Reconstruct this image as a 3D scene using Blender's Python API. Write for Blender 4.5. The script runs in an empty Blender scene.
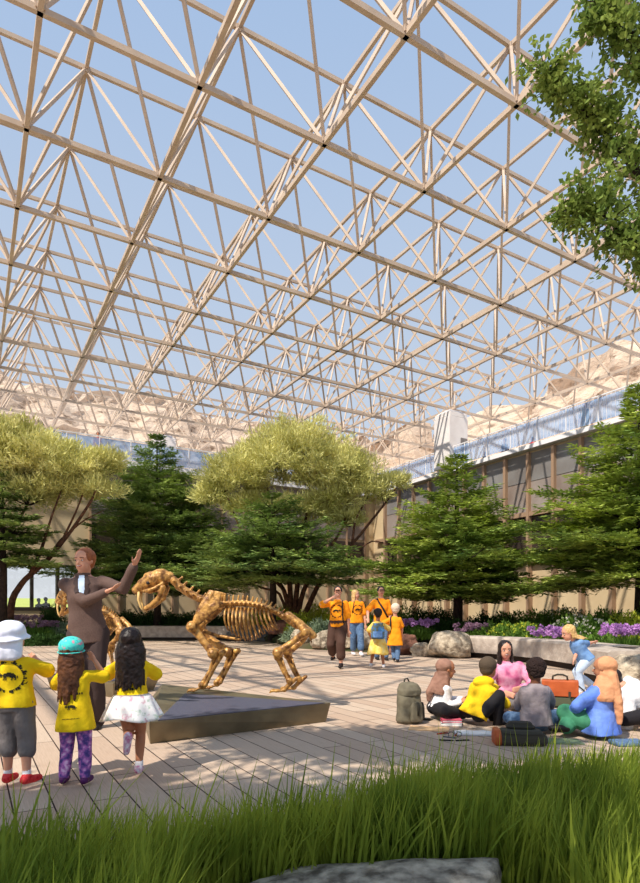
import bpy, math, random
import numpy as np
from mathutils import Vector, Matrix, noise
from mathutils.bvhtree import BVHTree
random.seed(7); rng = np.random.default_rng(7)
C = bpy.context.scene.collection
PI = math.pi
F, YH, CH = 597.0, 615.0, 1.05          # focal length in px, horizon row, eye height
def V3(*a): return Vector(a)
def at(px, py, d): return Vector(((px-320)/F*d, d, CH+(YH-py)/F*d))
def gnd(px, py, z=0.0):
    d = F*(CH-z)/(py-YH); return Vector(((px-320)/F*d, d, z))
TH = math.radians(30.4); CA, SA = math.cos(TH), math.sin(TH)
def AB(a, b, z=0.0): return Vector((CA*a-SA*b, SA*a+CA*b, z))

# ---------------------------------------------------------------- materials
def mat(name, col, rough=.8, metal=0, var=None, vs=6, bump=0, bs=30, spec=.3, detail=4, trans=0, coords='Object', dist=.02, ramp=(.35,.65)):
    m = bpy.data.materials.new(name); m.use_nodes = True
    nt = m.node_tree; p = nt.nodes['Principled BSDF']
    p.inputs['Roughness'].default_value = rough; p.inputs['Metallic'].default_value = metal
    p.inputs['Specular IOR Level'].default_value = spec
    c = (*col, 1); p.inputs['Base Color'].default_value = c
    tc = nt.nodes.new('ShaderNodeTexCoord')
    if var:
        n = nt.nodes.new('ShaderNodeTexNoise'); n.inputs['Scale'].default_value = vs; n.inputs['Detail'].default_value = detail
        r = nt.nodes.new('ShaderNodeValToRGB'); r.color_ramp.elements[0].position = ramp[0]; r.color_ramp.elements[1].position = ramp[1]
        r.color_ramp.elements[0].color = (*var, 1); r.color_ramp.elements[1].color = c
        nt.links.new(tc.outputs[coords], n.inputs['Vector']); nt.links.new(n.outputs['Fac'], r.inputs[0])
        nt.links.new(r.outputs[0], p.inputs['Base Color'])
        csock = r.outputs[0]
    else: csock = None
    if bump:
        n2 = nt.nodes.new('ShaderNodeTexNoise'); n2.inputs['Scale'].default_value = bs; n2.inputs['Detail'].default_value = 6
        b = nt.nodes.new('ShaderNodeBump'); b.inputs['Strength'].default_value = bump; b.inputs['Distance'].default_value = dist
        nt.links.new(tc.outputs[coords], n2.inputs['Vector']); nt.links.new(n2.outputs['Fac'], b.inputs['Height'])
        nt.links.new(b.outputs[0], p.inputs['Normal'])
    if trans:
        t = nt.nodes.new('ShaderNodeBsdfTranslucent'); mx = nt.nodes.new('ShaderNodeMixShader'); mx.inputs[0].default_value = trans
        t.inputs['Color'].default_value = c
        if csock: nt.links.new(csock, t.inputs['Color'])
        nt.links.new(p.outputs[0], mx.inputs[1]); nt.links.new(t.outputs[0], mx.inputs[2])
        nt.links.new(mx.outputs[0], nt.nodes['Material Output'].inputs[0])
    return m
def hexc(r, g, b):
    f = lambda x: (x/255/12.92) if x/255 <= .04045 else ((x/255+.055)/1.055)**2.4
    return (f(r), f(g), f(b))

M = {}
M['steel'] = mat('cream_painted_steel', hexc(200,180,160), .5, var=hexc(184,163,144), vs=1.5)
M['node'] = mat('node_steel', hexc(186,166,148), .5)
M['skin'] = mat('skin', hexc(214,158,130), .55, var=hexc(205,146,120), vs=20)
M['skin_tan'] = mat('tan_skin', hexc(190,128,95), .55, var=hexc(178,118,86), vs=20)
M['skin_dark'] = mat('dark_skin', hexc(112,70,50), .5)
M['yellow'] = mat('yellow_cotton', hexc(250,213,22), .85, var=hexc(238,196,14), vs=9, bump=.5, bs=14, dist=.03)
M['hoodie'] = mat('yellow_fleece', hexc(250,208,30), .9, var=hexc(236,186,22), vs=8, bump=.6, bs=10, dist=.03)
M['orange'] = mat('orange_cotton', hexc(255,160,24), .85, var=hexc(246,140,14), vs=6, bump=.5, bs=10, dist=.03)
M['suit'] = mat('brown_wool', hexc(104,82,74), .85, var=hexc(90,70,64), vs=120, bump=.25, bs=200, dist=.003)
M['trouser'] = mat('dark_brown_wool', hexc(66,52,50), .85, bump=.4, bs=12, dist=.02)
M['white'] = mat('white_cotton', hexc(238,234,236), .85, bump=.5, bs=14, dist=.03)
M['hat'] = mat('white_sun_hat_cloth', hexc(232,234,250), .85, bump=.4, bs=16, dist=.02)
M['greyshort'] = mat('grey_cotton', hexc(128,120,118), .85, var=hexc(108,101,100), vs=8, bump=.6, bs=16, dist=.03)
M['greyshirt'] = mat('grey_washed_cotton', hexc(160,148,150), .85, var=hexc(134,122,126), vs=7, bump=.6, bs=14, dist=.03)
M['red'] = mat('red_canvas', hexc(205,25,35), .6, var=hexc(235,70,70), vs=60)
M['purpleboot'] = mat('purple_boot', hexc(84,30,92), .6)
M['pinkshoe'] = mat('pink_shoe', hexc(190,90,140), .6, var=hexc(240,230,235), vs=40)
M['blackc'] = mat('black_cloth', hexc(34,32,36), .85, bump=.4, bs=14, dist=.02)
M['shoe'] = mat('dark_leather', hexc(36,28,28), .5)
M['whiteshoe'] = mat('white_shoe', hexc(225,222,225), .6)
M['jeans'] = mat('blue_denim', hexc(70,96,130), .85, var=hexc(100,126,158), vs=30)
M['lightblue'] = mat('light_blue_cotton', hexc(120,158,205), .85, var=hexc(92,130,186), vs=14, bump=.4, bs=14, dist=.02)
M['paleblue'] = mat('pale_blue_denim', hexc(190,208,232), .85, bump=.5, bs=12, dist=.02)
M['blue'] = mat('blue_satin', hexc(92,128,222), .6, var=hexc(120,154,236), vs=5, bump=.6, bs=8, dist=.04)
M['green'] = mat('green_cotton', hexc(72,140,104), .8, var=hexc(54,120,90), vs=6, bump=.5, bs=9, dist=.03)
M['scarf_peach'] = mat('peach_scarf', hexc(222,160,118), .85, var=hexc(205,140,100), vs=9, bump=.7, bs=9, dist=.04)
M['scarf_brown'] = mat('mauve_brown_scarf', hexc(158,118,100), .85, var=hexc(138,100,84), vs=9, bump=.7, bs=9, dist=.04)
M['brownpants'] = mat('brown_linen', hexc(78,54,44), .85, bump=.5, bs=8, dist=.03)
M['beanie'] = mat('olive_brown_knit', hexc(84,70,56), .9, bump=.6, bs=80, dist=.01)
M['palebeanie'] = mat('pale_knit', hexc(224,200,176), .9, bump=.6, bs=60, dist=.01)
M['hair_brown'] = mat('brown_hair', hexc(112,70,44), .45, var=hexc(70,40,26), vs=30, bump=.5, bs=60, dist=.01)
M['hair_black'] = mat('black_hair', hexc(28,20,20), .35, var=hexc(44,32,30), vs=30, bump=.5, bs=60, dist=.01)
M['hair_red'] = mat('strawberry_blond_hair', hexc(168,100,60), .5, var=hexc(130,72,42), vs=40)
M['hair_blond'] = mat('blond_hair', hexc(220,184,124), .5, var=hexc(180,140,86), vs=40)
M['afro'] = mat('dark_curly_hair', hexc(44,28,24), .8, bump=1, bs=60, dist=.03)
M['eyewhite'] = mat('eye_white', (.75,.74,.72), .3)
M['iris'] = mat('dark_iris', (.03,.02,.02), .2)
M['lips'] = mat('lips', hexc(176,80,76), .5)
M['print'] = mat('dark_shirt_print', hexc(44,40,30), .9)
M['khaki'] = mat('khaki_canvas', hexc(120,112,92), .85, var=hexc(100,92,76), vs=12, bump=.4, bs=120, dist=.004)
M['khaki_dark'] = mat('dark_khaki_webbing', hexc(58,54,46), .8)
M['olive'] = mat('olive_canvas', hexc(76,80,62), .85, bump=.4, bs=100, dist=.004)
M['charcoal'] = mat('charcoal_canvas', hexc(70,66,56), .85, bump=.4, bs=100, dist=.004)
M['orangel'] = mat('orange_leather', hexc(196,98,52), .55, var=hexc(170,80,40), vs=8)
M['bone'] = mat('golden_bronze_bone', hexc(216,162,86), .4, metal=.2, var=hexc(112,70,32), vs=18, bump=.6, bs=40, dist=.01, spec=.5)
M['tooth'] = mat('ivory_tooth', hexc(222,186,120), .4)
M['bronze'] = mat('brushed_bronze', hexc(138,126,100), .4, metal=.5, var=hexc(118,106,84), vs=4)
M['granite'] = mat('dark_blue_granite', hexc(92,92,106), .5, var=hexc(72,72,88), vs=90)
M['stone'] = mat('pale_stone', hexc(196,182,168), .85, var=hexc(165,150,138), vs=5, bump=.5, bs=14, dist=.03)
M['stone_shade'] = mat('shaded_recess_stone', hexc(62,52,46), .9)  # shadow gap under the seat slabs, put into the stone colour
M['rough'] = mat('rough_boulder_stone', hexc(200,184,160), .95, var=hexc(126,112,96), vs=9, bump=1, bs=12, dist=.06, detail=8)
M['greyrock'] = mat('grey_boulder_stone', hexc(128,124,122), .95, var=hexc(92,90,90), vs=5, bump=1, bs=9, dist=.06, detail=8)
M['redrock'] = mat('reddish_boulder_stone', hexc(160,112,92), .95, var=hexc(118,80,66), vs=4, bump=1, bs=9, dist=.06, detail=8)
M['lichen'] = mat('lichen_rock', hexc(196,182,162), .95, var=hexc(98,88,76), vs=16, bump=1, bs=20, dist=.03, detail=8)
M['soil'] = mat('dark_soil', hexc(84,74,52), 1, var=hexc(60,66,34), vs=2, bump=1, bs=8, dist=.05)
M['meadow'] = mat('meadow_grass', hexc(186,192,92), 1, var=hexc(168,184,76), vs=.2, coords='Object')
M['bark'] = mat('reddish_bark', hexc(112,76,56), .95, var=hexc(70,46,36), vs=8, bump=1, bs=20, dist=.03)
M['bark_dark'] = mat('dark_bark', hexc(64,50,42), .95, var=hexc(42,32,28), vs=8, bump=1, bs=20, dist=.03)
def leafmat(n, a, b, vs=.9, tr=.18): return mat(n, a, .7, var=b, vs=vs, trans=tr, spec=.15, ramp=(.3,.7), detail=6)
M['fir'] = leafmat('fir_needles', hexc(196,208,98), hexc(104,134,66))
M['fir2'] = leafmat('deep_fir_needles', hexc(172,190,100), hexc(96,126,72))
M['cyp'] = leafmat('cypress_foliage', hexc(244,238,164), hexc(184,182,100))
M['leaf'] = leafmat('broad_leaf', hexc(160,176,88), hexc(92,118,54), 6, .35)
M['grass'] = leafmat('meadow_blades', hexc(180,190,72), hexc(108,132,44), 3, .4)
M['drygrass'] = leafmat('dry_grass_blades', hexc(190,186,110), hexc(150,160,80), 3, .4)
M['shrub_dark'] = leafmat('dark_shrub_leaf', hexc(70,98,44), hexc(40,66,28), 3)
M['shrub_lime'] = leafmat('lime_shrub_leaf', hexc(206,204,74), hexc(150,170,50), 3)
M['shrub_mid'] = leafmat('green_shrub_leaf', hexc(128,158,66), hexc(84,122,46), 3)
M['shrub_grey'] = leafmat('silvery_shrub_leaf', hexc(150,164,132), hexc(110,128,100), 3)
M['petal_purple'] = leafmat('purple_petals', hexc(222,168,222), hexc(190,136,206), 9)
M['petal_mauve'] = leafmat('mauve_petals', hexc(176,140,160), hexc(140,104,130), 9)
M['petal_white'] = leafmat('white_petals', hexc(240,236,224), hexc(220,214,190), 9)
M['whitep'] = mat('white_plaster', hexc(232,226,222), .8, var=hexc(222,214,210), vs=2)
M['slab'] = mat('white_slab_edge', hexc(235,232,232), .7)
M['panel'] = mat('weathered_metal_panel', hexc(158,146,138), .55, metal=.15, var=hexc(132,116,106), vs=.7, spec=.4)
M['panel2'] = mat('grey_metal_panel', hexc(140,138,136), .55, metal=.15, var=hexc(122,116,112), vs=.7, spec=.4)
M['mullion'] = mat('bronze_mullion', hexc(168,138,112), .5, metal=.2)
M['tanwall'] = mat('tan_wall_panel', hexc(206,184,148), .8, var=hexc(190,166,130), vs=.6)
M['darkglass'] = mat('dark_glazing', hexc(60,50,44), .12, spec=.6)
M['ceil'] = mat('hall_soffit', hexc(120,112,100), .9)
M['frame'] = mat('dark_window_frame', hexc(52,44,38), .5)
M['paper'] = mat('white_paper', hexc(240,238,234), .8)
M['orangepaper'] = mat('peach_paper', hexc(236,190,140), .8)
M['pinkbook'] = mat('pink_book_cover', hexc(206,90,110), .6)
M['redp'] = mat('red_plastic', hexc(190,50,40), .4)
M['metal'] = mat('dull_metal', hexc(120,120,125), .35, metal=.8)

def glassmat():
    m = bpy.data.materials.new('pale_railing_glass'); m.use_nodes = True; nt = m.node_tree
    p = nt.nodes['Principled BSDF']; p.inputs['Base Color'].default_value = (*hexc(168,200,240),1); p.inputs['Roughness'].default_value = .15  # blue base colour stands in for the sky reflected in the glass
    p.inputs['Specular IOR Level'].default_value = .6
    t = nt.nodes.new('ShaderNodeBsdfTransparent'); t.inputs[0].default_value = (.88,.94,1,1)
    mx = nt.nodes.new('ShaderNodeMixShader'); mx.inputs[0].default_value = .6
    nt.links.new(t.outputs[0], mx.inputs[2]); nt.links.new(p.outputs[0], mx.inputs[1]); nt.links.new(mx.outputs[0], nt.nodes['Material Output'].inputs[0])
    return m
M['glass'] = glassmat()
def windowglass():
    m = bpy.data.materials.new('window_glass'); m.use_nodes = True; nt = m.node_tree
    g = nt.nodes.new('ShaderNodeBsdfGlossy'); g.inputs['Roughness'].default_value = .03
    t = nt.nodes.new('ShaderNodeBsdfTransparent'); mx = nt.nodes.new('ShaderNodeMixShader'); mx.inputs[0].default_value = .94
    nt.links.new(g.outputs[0], mx.inputs[1]); nt.links.new(t.outputs[0], mx.inputs[2]); nt.links.new(mx.outputs[0], nt.nodes['Material Output'].inputs[0])
    return m
M['winglass'] = windowglass()
def multi(name, scale, cols, rough=.85, bump=0):
    m = bpy.data.materials.new(name); m.use_nodes = True; nt = m.node_tree; p = nt.nodes['Principled BSDF']; p.inputs['Roughness'].default_value = rough
    tc = nt.nodes.new('ShaderNodeTexCoord'); n = nt.nodes.new('ShaderNodeTexNoise'); n.inputs['Scale'].default_value = scale; n.inputs['Detail'].default_value = 3
    r = nt.nodes.new('ShaderNodeValToRGB'); r.color_ramp.interpolation = 'LINEAR'
    while len(r.color_ramp.elements) < len(cols): r.color_ramp.elements.new(.5)
    for i, c in enumerate(cols):
        r.color_ramp.elements[i].position = .3+.4*i/(len(cols)-1); r.color_ramp.elements[i].color = (*c, 1)
    nt.links.new(tc.outputs['Object'], n.inputs['Vector']); nt.links.new(n.outputs['Fac'], r.inputs[0]); nt.links.new(r.outputs[0], p.inputs['Base Color'])
    return m
M['galaxy'] = multi('purple_patterned_leggings', 28, [hexc(60,50,120), hexc(98,74,150), hexc(190,110,190), hexc(230,200,235)])
M['floral'] = multi('white_floral_cotton', 26, [hexc(214,160,176), hexc(244,238,236), hexc(246,242,240), hexc(180,200,180)])
M['teal'] = multi('teal_patterned_cap', 30, [hexc(230,120,150), hexc(60,200,190), hexc(80,214,200), hexc(30,150,170)])
M['tiedye'] = multi('pink_tie_dye', 7, [hexc(150,50,100), hexc(210,110,150), hexc(230,160,185), hexc(190,90,130)])
M['bluepack'] = multi('grey_blue_backpack_fabric', 14, [hexc(60,70,60), hexc(96,104,88), hexc(60,110,160), hexc(90,150,200)])
M['yellowskirt'] = multi('yellow_pale_skirt', 10, [hexc(240,180,60), hexc(250,214,110), hexc(250,230,160)])

def cliffmat():
    m = bpy.data.materials.new('cream_cliff_rock'); m.use_nodes = True; nt = m.node_tree; p = nt.nodes['Principled BSDF']; p.inputs['Roughness'].default_value = 1
    p.inputs['Specular IOR Level'].default_value = .05
    tc = nt.nodes.new('ShaderNodeTexCoord')
    n = nt.nodes.new('ShaderNodeTexNoise'); n.inputs['Scale'].default_value = .6; n.inputs['Detail'].default_value = 10; n.inputs['Roughness'].default_value = .7
    mp = nt.nodes.new('ShaderNodeMapping'); mp.inputs['Scale'].default_value = (.7,.7,1.8)
    r = nt.nodes.new('ShaderNodeValToRGB'); e = r.color_ramp.elements
    e[0].position = .34; e[0].color = (*hexc(104,80,62), 1); e[1].position = .47; e[1].color = (*hexc(214,190,168), 1)
    e2 = e.new(.7); e2.color = (*hexc(228,208,188), 1)
    nt.links.new(tc.outputs['Object'], mp.inputs[0]); nt.links.new(mp.outputs[0], n.inputs['Vector']); nt.links.new(n.outputs['Fac'], r.inputs[0])
    nt.links.new(r.outputs[0], p.inputs['Base Color'])
    b = nt.nodes.new('ShaderNodeBump'); b.inputs['Strength'].default_value = 1; b.inputs['Distance'].default_value = .5
    nt.links.new(n.outputs['Fac'], b.inputs['Height']); nt.links.new(b.outputs[0], p.inputs['Normal'])
    return m
M['cliff'] = cliffmat()

def deckmat():
    m = bpy.data.materials.new('timber_plank_deck'); m.use_nodes = True; nt = m.node_tree; p = nt.nodes['Principled BSDF']; p.inputs['Roughness'].default_value = .75
    p.inputs['Specular IOR Level'].default_value = .25
    tc = nt.nodes.new('ShaderNodeTexCoord'); mp = nt.nodes.new('ShaderNodeMapping'); mp.vector_type = 'POINT'
    mp.inputs['Rotation'].default_value = (0, 0, -(PI/2+TH))
    nt.links.new(tc.outputs['Object'], mp.inputs[0])
    br = nt.nodes.new('ShaderNodeTexBrick'); br.offset = .37; br.inputs['Scale'].default_value = 1
    br.inputs['Brick Width'].default_value = 1.35; br.inputs['Row Height'].default_value = .2
    br.inputs['Mortar Size'].default_value = .0045; br.inputs['Mortar Smooth'].default_value = .1; br.inputs['Bias'].default_value = 0
    br.inputs['Color1'].default_value = (*hexc(204,182,160), 1); br.inputs['Color2'].default_value = (*hexc(190,164,142), 1); br.inputs['Mortar'].default_value = (*hexc(50,30,24), 1)
    nt.links.new(mp.outputs[0], br.inputs['Vector'])
    # end joints are finer than the long gaps: grain and soft dirt
    st = nt.nodes.new('ShaderNodeMapping'); st.inputs['Scale'].default_value = (2, 40, 2); nt.links.new(mp.outputs[0], st.inputs[0])
    n = nt.nodes.new('ShaderNodeTexNoise'); n.inputs['Scale'].default_value = 3; n.inputs['Detail'].default_value = 6; nt.links.new(st.outputs[0], n.inputs['Vector'])
    mx = nt.nodes.new('ShaderNodeMix'); mx.data_type = 'RGBA'; mx.blend_type = 'MULTIPLY'; mx.inputs[0].default_value = .35
    r = nt.nodes.new('ShaderNodeValToRGB'); r.color_ramp.elements[0].position = .3; r.color_ramp.elements[1].position = .65; r.color_ramp.elements[0].color = (.55,.5,.47,1)
    nt.links.new(n.outputs['Fac'], r.inputs[0]); nt.links.new(br.outputs['Color'], mx.inputs[6]); nt.links.new(r.outputs[0], mx.inputs[7])
    nt.links.new(mx.outputs[2], p.inputs['Base Color'])
    b = nt.nodes.new('ShaderNodeBump'); b.inputs['Strength'].default_value = .6; b.inputs['Distance'].default_value = .01; b.invert = True
    nt.links.new(br.outputs['Fac'], b.inputs['Height']); nt.links.new(b.outputs[0], p.inputs['Normal'])
    return m
M['deck'] = deckmat()

# ---------------------------------------------------------------- mesh helpers
def link(name, me, m, parent=None):
    o = bpy.data.objects.new(name, me); C.objects.link(o)
    if m is not None: me.materials.append(m)
    if parent is not None: o.parent = parent
    return o
def tag(o, label=None, cat=None, group=None, kind=None):
    if label: o['label'] = label
    if cat: o['category'] = cat
    if group: o['group'] = group
    if kind: o['kind'] = kind
    return o
def thing(name, label, cat, loc=(0,0,0), rz=0, group=None):
    o = bpy.data.objects.new(name, None); C.objects.link(o); o.location = loc; o.rotation_euler = (0,0,rz); o.empty_display_size = .2
    return tag(o, label, cat, group)
def copy_tree(o, parent=None):
    c = o.copy(); C.objects.link(c)
    if parent is not None: c.parent = parent
    for ch in list(o.children): copy_tree(ch, c)
    return c
TMP = bpy.data.scenes.new('workbench')     # empty scene in which shapes are fused; removed at the end
class MB:
    def __init__(s): s.v = []; s.f = []
    def add(s, vs, fs):
        o = len(s.v); s.v += [tuple(v) for v in vs]; s.f += [tuple(i+o for i in f) for f in fs]; return s
    def box(s, c, size, R=None, bev=0):
        x, y, z = [d/2 for d in size]; c = Vector(c); vs = []
        for sx, sy, sz in ((-1,-1,-1),(1,-1,-1),(1,1,-1),(-1,1,-1),(-1,-1,1),(1,-1,1),(1,1,1),(-1,1,1)):
            p = Vector((sx*x, sy*y, sz*z)); p = (R @ p if R else p)+c; vs.append(p)
        return s.add(vs, [(0,3,2,1),(4,5,6,7),(0,1,5,4),(1,2,6,5),(2,3,7,6),(3,0,4,7)])
    def tube(s, pts, rad, n=8):
        pts = [Vector(p) for p in pts]
        if not hasattr(rad, '__len__'): rad = [rad]*len(pts)
        t0 = (pts[1]-pts[0]).normalized(); up = Vector((0,0,1)) if abs(t0.z) < .9 else Vector((1,0,0))
        a = t0.cross(up).normalized(); vs = []
        for i, p in enumerate(pts):
            t = (pts[min(i+1,len(pts)-1)]-pts[max(i-1,0)]).normalized()
            a = (a - t*a.dot(t)); a = a.normalized() if a.length > 1e-6 else t.orthogonal().normalized(); b = t.cross(a)
            for k in range(n):
                an = 2*PI*k/n; vs.append(p+(a*math.cos(an)+b*math.sin(an))*rad[i])
        fs = []
        for i in range(len(pts)-1):
            for k in range(n):
                fs.append((i*n+k, i*n+(k+1)%n, (i+1)*n+(k+1)%n, (i+1)*n+k))
        fs.append(tuple(range(n))[::-1]); fs.append(tuple(range((len(pts)-1)*n, len(pts)*n)))
        return s.add(vs, fs)
    def bar(s, p0, p1, w, h):
        """box-section bar, h measured upwards"""
        p0 = Vector(p0); p1 = Vector(p1); t = (p1-p0).normalized()
        a = t.cross(Vector((0,0,1))); a = a.normalized() if a.length > 1e-4 else Vector((1,0,0)); b = a.cross(t)
        vs = [p+a*sx*w/2+b*sy*h/2 for p in (p0,p1) for sx, sy in ((-1,-1),(1,-1),(1,1),(-1,1))]
        return s.add(vs, [(0,1,2,3),(7,6,5,4),(0,4,5,1),(1,5,6,2),(2,6,7,3),(3,7,4,0)])
    def cap(s, p0, p1, r0, r1, n=12):
        p0 = Vector(p0); p1 = Vector(p1); d = p1-p0
        if d.length < 1e-5: d = Vector((0,0,1e-4))
        t = d.normalized(); pts = []; rad = []
        for k in range(4):
            an = PI/2*(k+.35)/4; pts.append(p0-t*r0*math.cos(an)); rad.append(r0*math.sin(an))
        pts.append(p0); rad.append(r0); pts.append(p1); rad.append(r1)
        for k in range(3,-1,-1):
            an = PI/2*(k+.35)/4; pts.append(p1+t*r1*math.cos(an)); rad.append(r1*math.sin(an))
        a = t.orthogonal().normalized(); b = t.cross(a); vs = []; fs = []
        for p, r in zip(pts, rad):
            for k in range(n):
                an = 2*PI*k/n; vs.append(p+(a*math.cos(an)+b*math.sin(an))*r)
        for i in range(len(pts)-1):
            for k in range(n): fs.append((i*n+k, i*n+(k+1)%n, (i+1)*n+(k+1)%n, (i+1)*n+k))
        fs.append(tuple(range(n))[::-1]); fs.append(tuple(range((len(pts)-1)*n, len(pts)*n)))
        return s.add(vs, fs)
    def chain(s, pts, rad, n=12):
        for i in range(len(pts)-1): s.cap(pts[i], pts[i+1], rad[i], rad[i+1], n)
        return s
    def ell(s, c, r, R=None, n=14, m=9):
        c = Vector(c); vs = []; fs = []
        for i in range(m+1):
            th = PI*(i+.0001)/(m+.0002)
            for k in range(n):
                p = Vector((r[0]*math.sin(th)*math.cos(2*PI*k/n), r[1]*math.sin(th)*math.sin(2*PI*k/n), r[2]*math.cos(th)))
                vs.append((R @ p if R else p)+c)
        for i in range(m):
            for k in range(n): fs.append((i*n+k, (i+1)*n+k, (i+1)*n+(k+1)%n, i*n+(k+1)%n))
        fs.append(tuple(range(n))); fs.append(tuple(range(m*n, m*n+n))[::-1])
        return s.add(vs, fs)
    def loft(s, rings, n=20, pw=2.3, close=True):
        vs = []; fs = []
        for c, X, Y, hw, hd in rings:
            for k in range(n):
                an = 2*PI*k/n; cx, sy = math.cos(an), math.sin(an)
                ex = math.copysign(abs(cx)**(2/pw), cx); ey = math.copysign(abs(sy)**(2/pw), sy)
                vs.append(Vector(c)+Vector(X)*hw*ex+Vector(Y)*hd*ey)
        for i in range(len(rings)-1):
            for k in range(n): fs.append((i*n+k, i*n+(k+1)%n, (i+1)*n+(k+1)%n, (i+1)*n+k))
        if close: fs.append(tuple(range(n))[::-1]); fs.append(tuple(range((len(rings)-1)*n, len(rings)*n)))
        return s.add(vs, fs)
    def mesh(s, name):
        me = bpy.data.meshes.new(name); me.from_pydata(s.v, [], s.f); me.update(); return me
    def build(s, name, m, parent=None, smooth=True, bevel=0):
        me = s.mesh(name)
        if smooth: me.shade_smooth()
        o = link(name, me, m, parent)
        if bevel:
            b = o.modifiers.new('b', 'BEVEL'); b.width = bevel; b.segments = 2; b.limit_method = 'ANGLE'; me.shade_flat()
        return o
    def blob(s, name, m, parent=None, voxel=.01, it=2, disp=0, ds=8, keep=False):
        """one continuous surface from overlapping closed shapes"""
        t = bpy.data.objects.new('tmp', s.mesh('tmp')); TMP.collection.objects.link(t)
        r = t.modifiers.new('r', 'REMESH'); r.mode = 'VOXEL'; r.voxel_size = voxel; r.use_smooth_shade = True
        sm = t.modifiers.new('s', 'SMOOTH'); sm.iterations = it; sm.factor = .5
        TMP.view_layers[0].update(); dg = TMP.view_layers[0].depsgraph; me = bpy.data.meshes.new_from_object(t.evaluated_get(dg)); me.name = name
        old = t.data; bpy.data.objects.remove(t); bpy.data.meshes.remove(old)
        if disp:
            nv = len(me.vertices); co_ = np.empty(nv*3, np.float32); no_ = np.empty(nv*3, np.float32)
            me.vertices.foreach_get('co', co_); me.vertices.foreach_get('normal', no_); co_ = co_.reshape(-1,3); no_ = no_.reshape(-1,3)
            am = np.array([noise.noise(Vector(q))+.5*noise.noise(Vector(q*2.1)) for q in co_*ds], np.float32)
            me.vertices.foreach_set('co', (co_+no_*(am*disp)[:,None]).reshape(-1)); me.update()
        me.shade_smooth(); me.materials.clear()
        return link(name, me, m, parent)
def quads(name, Q, m, parent=None):
    """Q: (n,4,3) array of leaf quads in one mesh"""
    Q = np.asarray(Q, dtype=np.float32); n = len(Q); me = bpy.data.meshes.new(name)
    me.vertices.add(n*4); me.vertices.foreach_set('co', Q.reshape(-1))
    me.loops.add(n*4); me.loops.foreach_set('vertex_index', np.arange(n*4, dtype=np.int32))
    me.polygons.add(n); me.polygons.foreach_set('loop_start', np.arange(0, n*4, 4, dtype=np.int32)); me.polygons.foreach_set('loop_total', np.full(n, 4, dtype=np.int32))
    me.update(); me.validate()
    return link(name, me, m, parent)
def nrmz(a): return a/np.maximum(np.linalg.norm(a, axis=-1, keepdims=True), 1e-9)
def leafq(P, D, L, W, N=None):
    """pointed leaf quads from base points, directions, lengths, widths"""
    D = nrmz(D); n = len(P)
    if N is None: N = rng.normal(size=(n,3))
    S = nrmz(np.cross(D, N)); L = np.broadcast_to(np.asarray(L), (n,))[:,None]; W = np.broadcast_to(np.asarray(W), (n,))[:,None]
    mid = P+D*L*.45
    return np.stack([P, mid+S*W/2, P+D*L, mid-S*W/2], axis=1)

# ================================================================ SETTING
def struct(o): o['kind'] = 'structure'; return o
# deck
fl = MB(); fl.add([(-30,-6,0),(40,-6,0),(40,50,0),(-30,50,0)], [(0,1,2,3)])
struct(fl.build('floor', M['deck'], smooth=False))
# far meadow seen through the glazed hall
md = MB(); A0, A1 = -80, 60
rows = [(38,-.5),(50,.8),(70,1.7),(120,3.6),(260,7.6)]
vs = []; fs = []
for i, (b, z) in enumerate(rows):
    for k in range(9): vs.append(AB(A0+(A1-A0)*k/8*1.0, b, z))
for i in range(len(rows)-1):
    for k in range(8): fs.append((i*9+k, i*9+k+1, (i+1)*9+k+1, (i+1)*9+k))
md.add(vs, fs); tag(md.build('meadow', M['meadow']), kind='structure')

# planting bed soil
edge = [gnd(-120,652), gnd(20,645), gnd(68,643), gnd(140,640.5), gnd(262,640.5), gnd(300,649), gnd(345,652), gnd(400,655), gnd(440,657), gnd(467,656), gnd(520,662), gnd(576,671), gnd(640,683), gnd(760,700)]
def bedz(x, y):
    return 0
back = []
for p in edge:
    a = p.x*CA+p.y*SA; b = -p.x*SA+p.y*CA
    ka = (21.9-a); kb = (30.6-b)
    back.append((p, a, b))
sb = MB(); vs = []; fs = []; NR = 6
ends = [AB(-9,30.6), AB(-5,30.6), AB(1,30.6), AB(5,30.6), AB(10,30.6), AB(14,30.6), AB(18,30.6), AB(21.9,30.6), AB(21.9,27), AB(21.9,24), AB(21.9,20), AB(21.9,16), AB(21.9,11), AB(21.9,5)]
for (p, a, b), e in zip(back, ends):
    for r in range(NR+1):
        t = r/NR; q = p.lerp(Vector((e.x, e.y, 0)), t); q.z = -.02 if r == 0 else .14+.62*min(1, t*1.5)
        if r == 0: q = p.lerp(Vector((e.x,e.y,0)), .012); q.z = -.02
        if r == 1: q = p.lerp(Vector((e.x,e.y,0)), .05); q.z = .16
        vs.append(q)
n1 = NR+1
for i in range(len(ends)-1):
    for r in range(NR): fs.append((i*n1+r, (i+1)*n1+r, (i+1)*n1+r+1, i*n1+r+1))
sb.add(vs, fs); tag(sb.build('planting_soil', M['soil']), kind='structure')
BVB = BVHTree.FromPolygons([Vector(v) for v in vs], fs)
def soil(x, y):
    h = BVB.ray_cast(Vector((x,y,50)), Vector((0,0,-1)))
    return h[0].z if h[0] else 0.0

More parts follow.
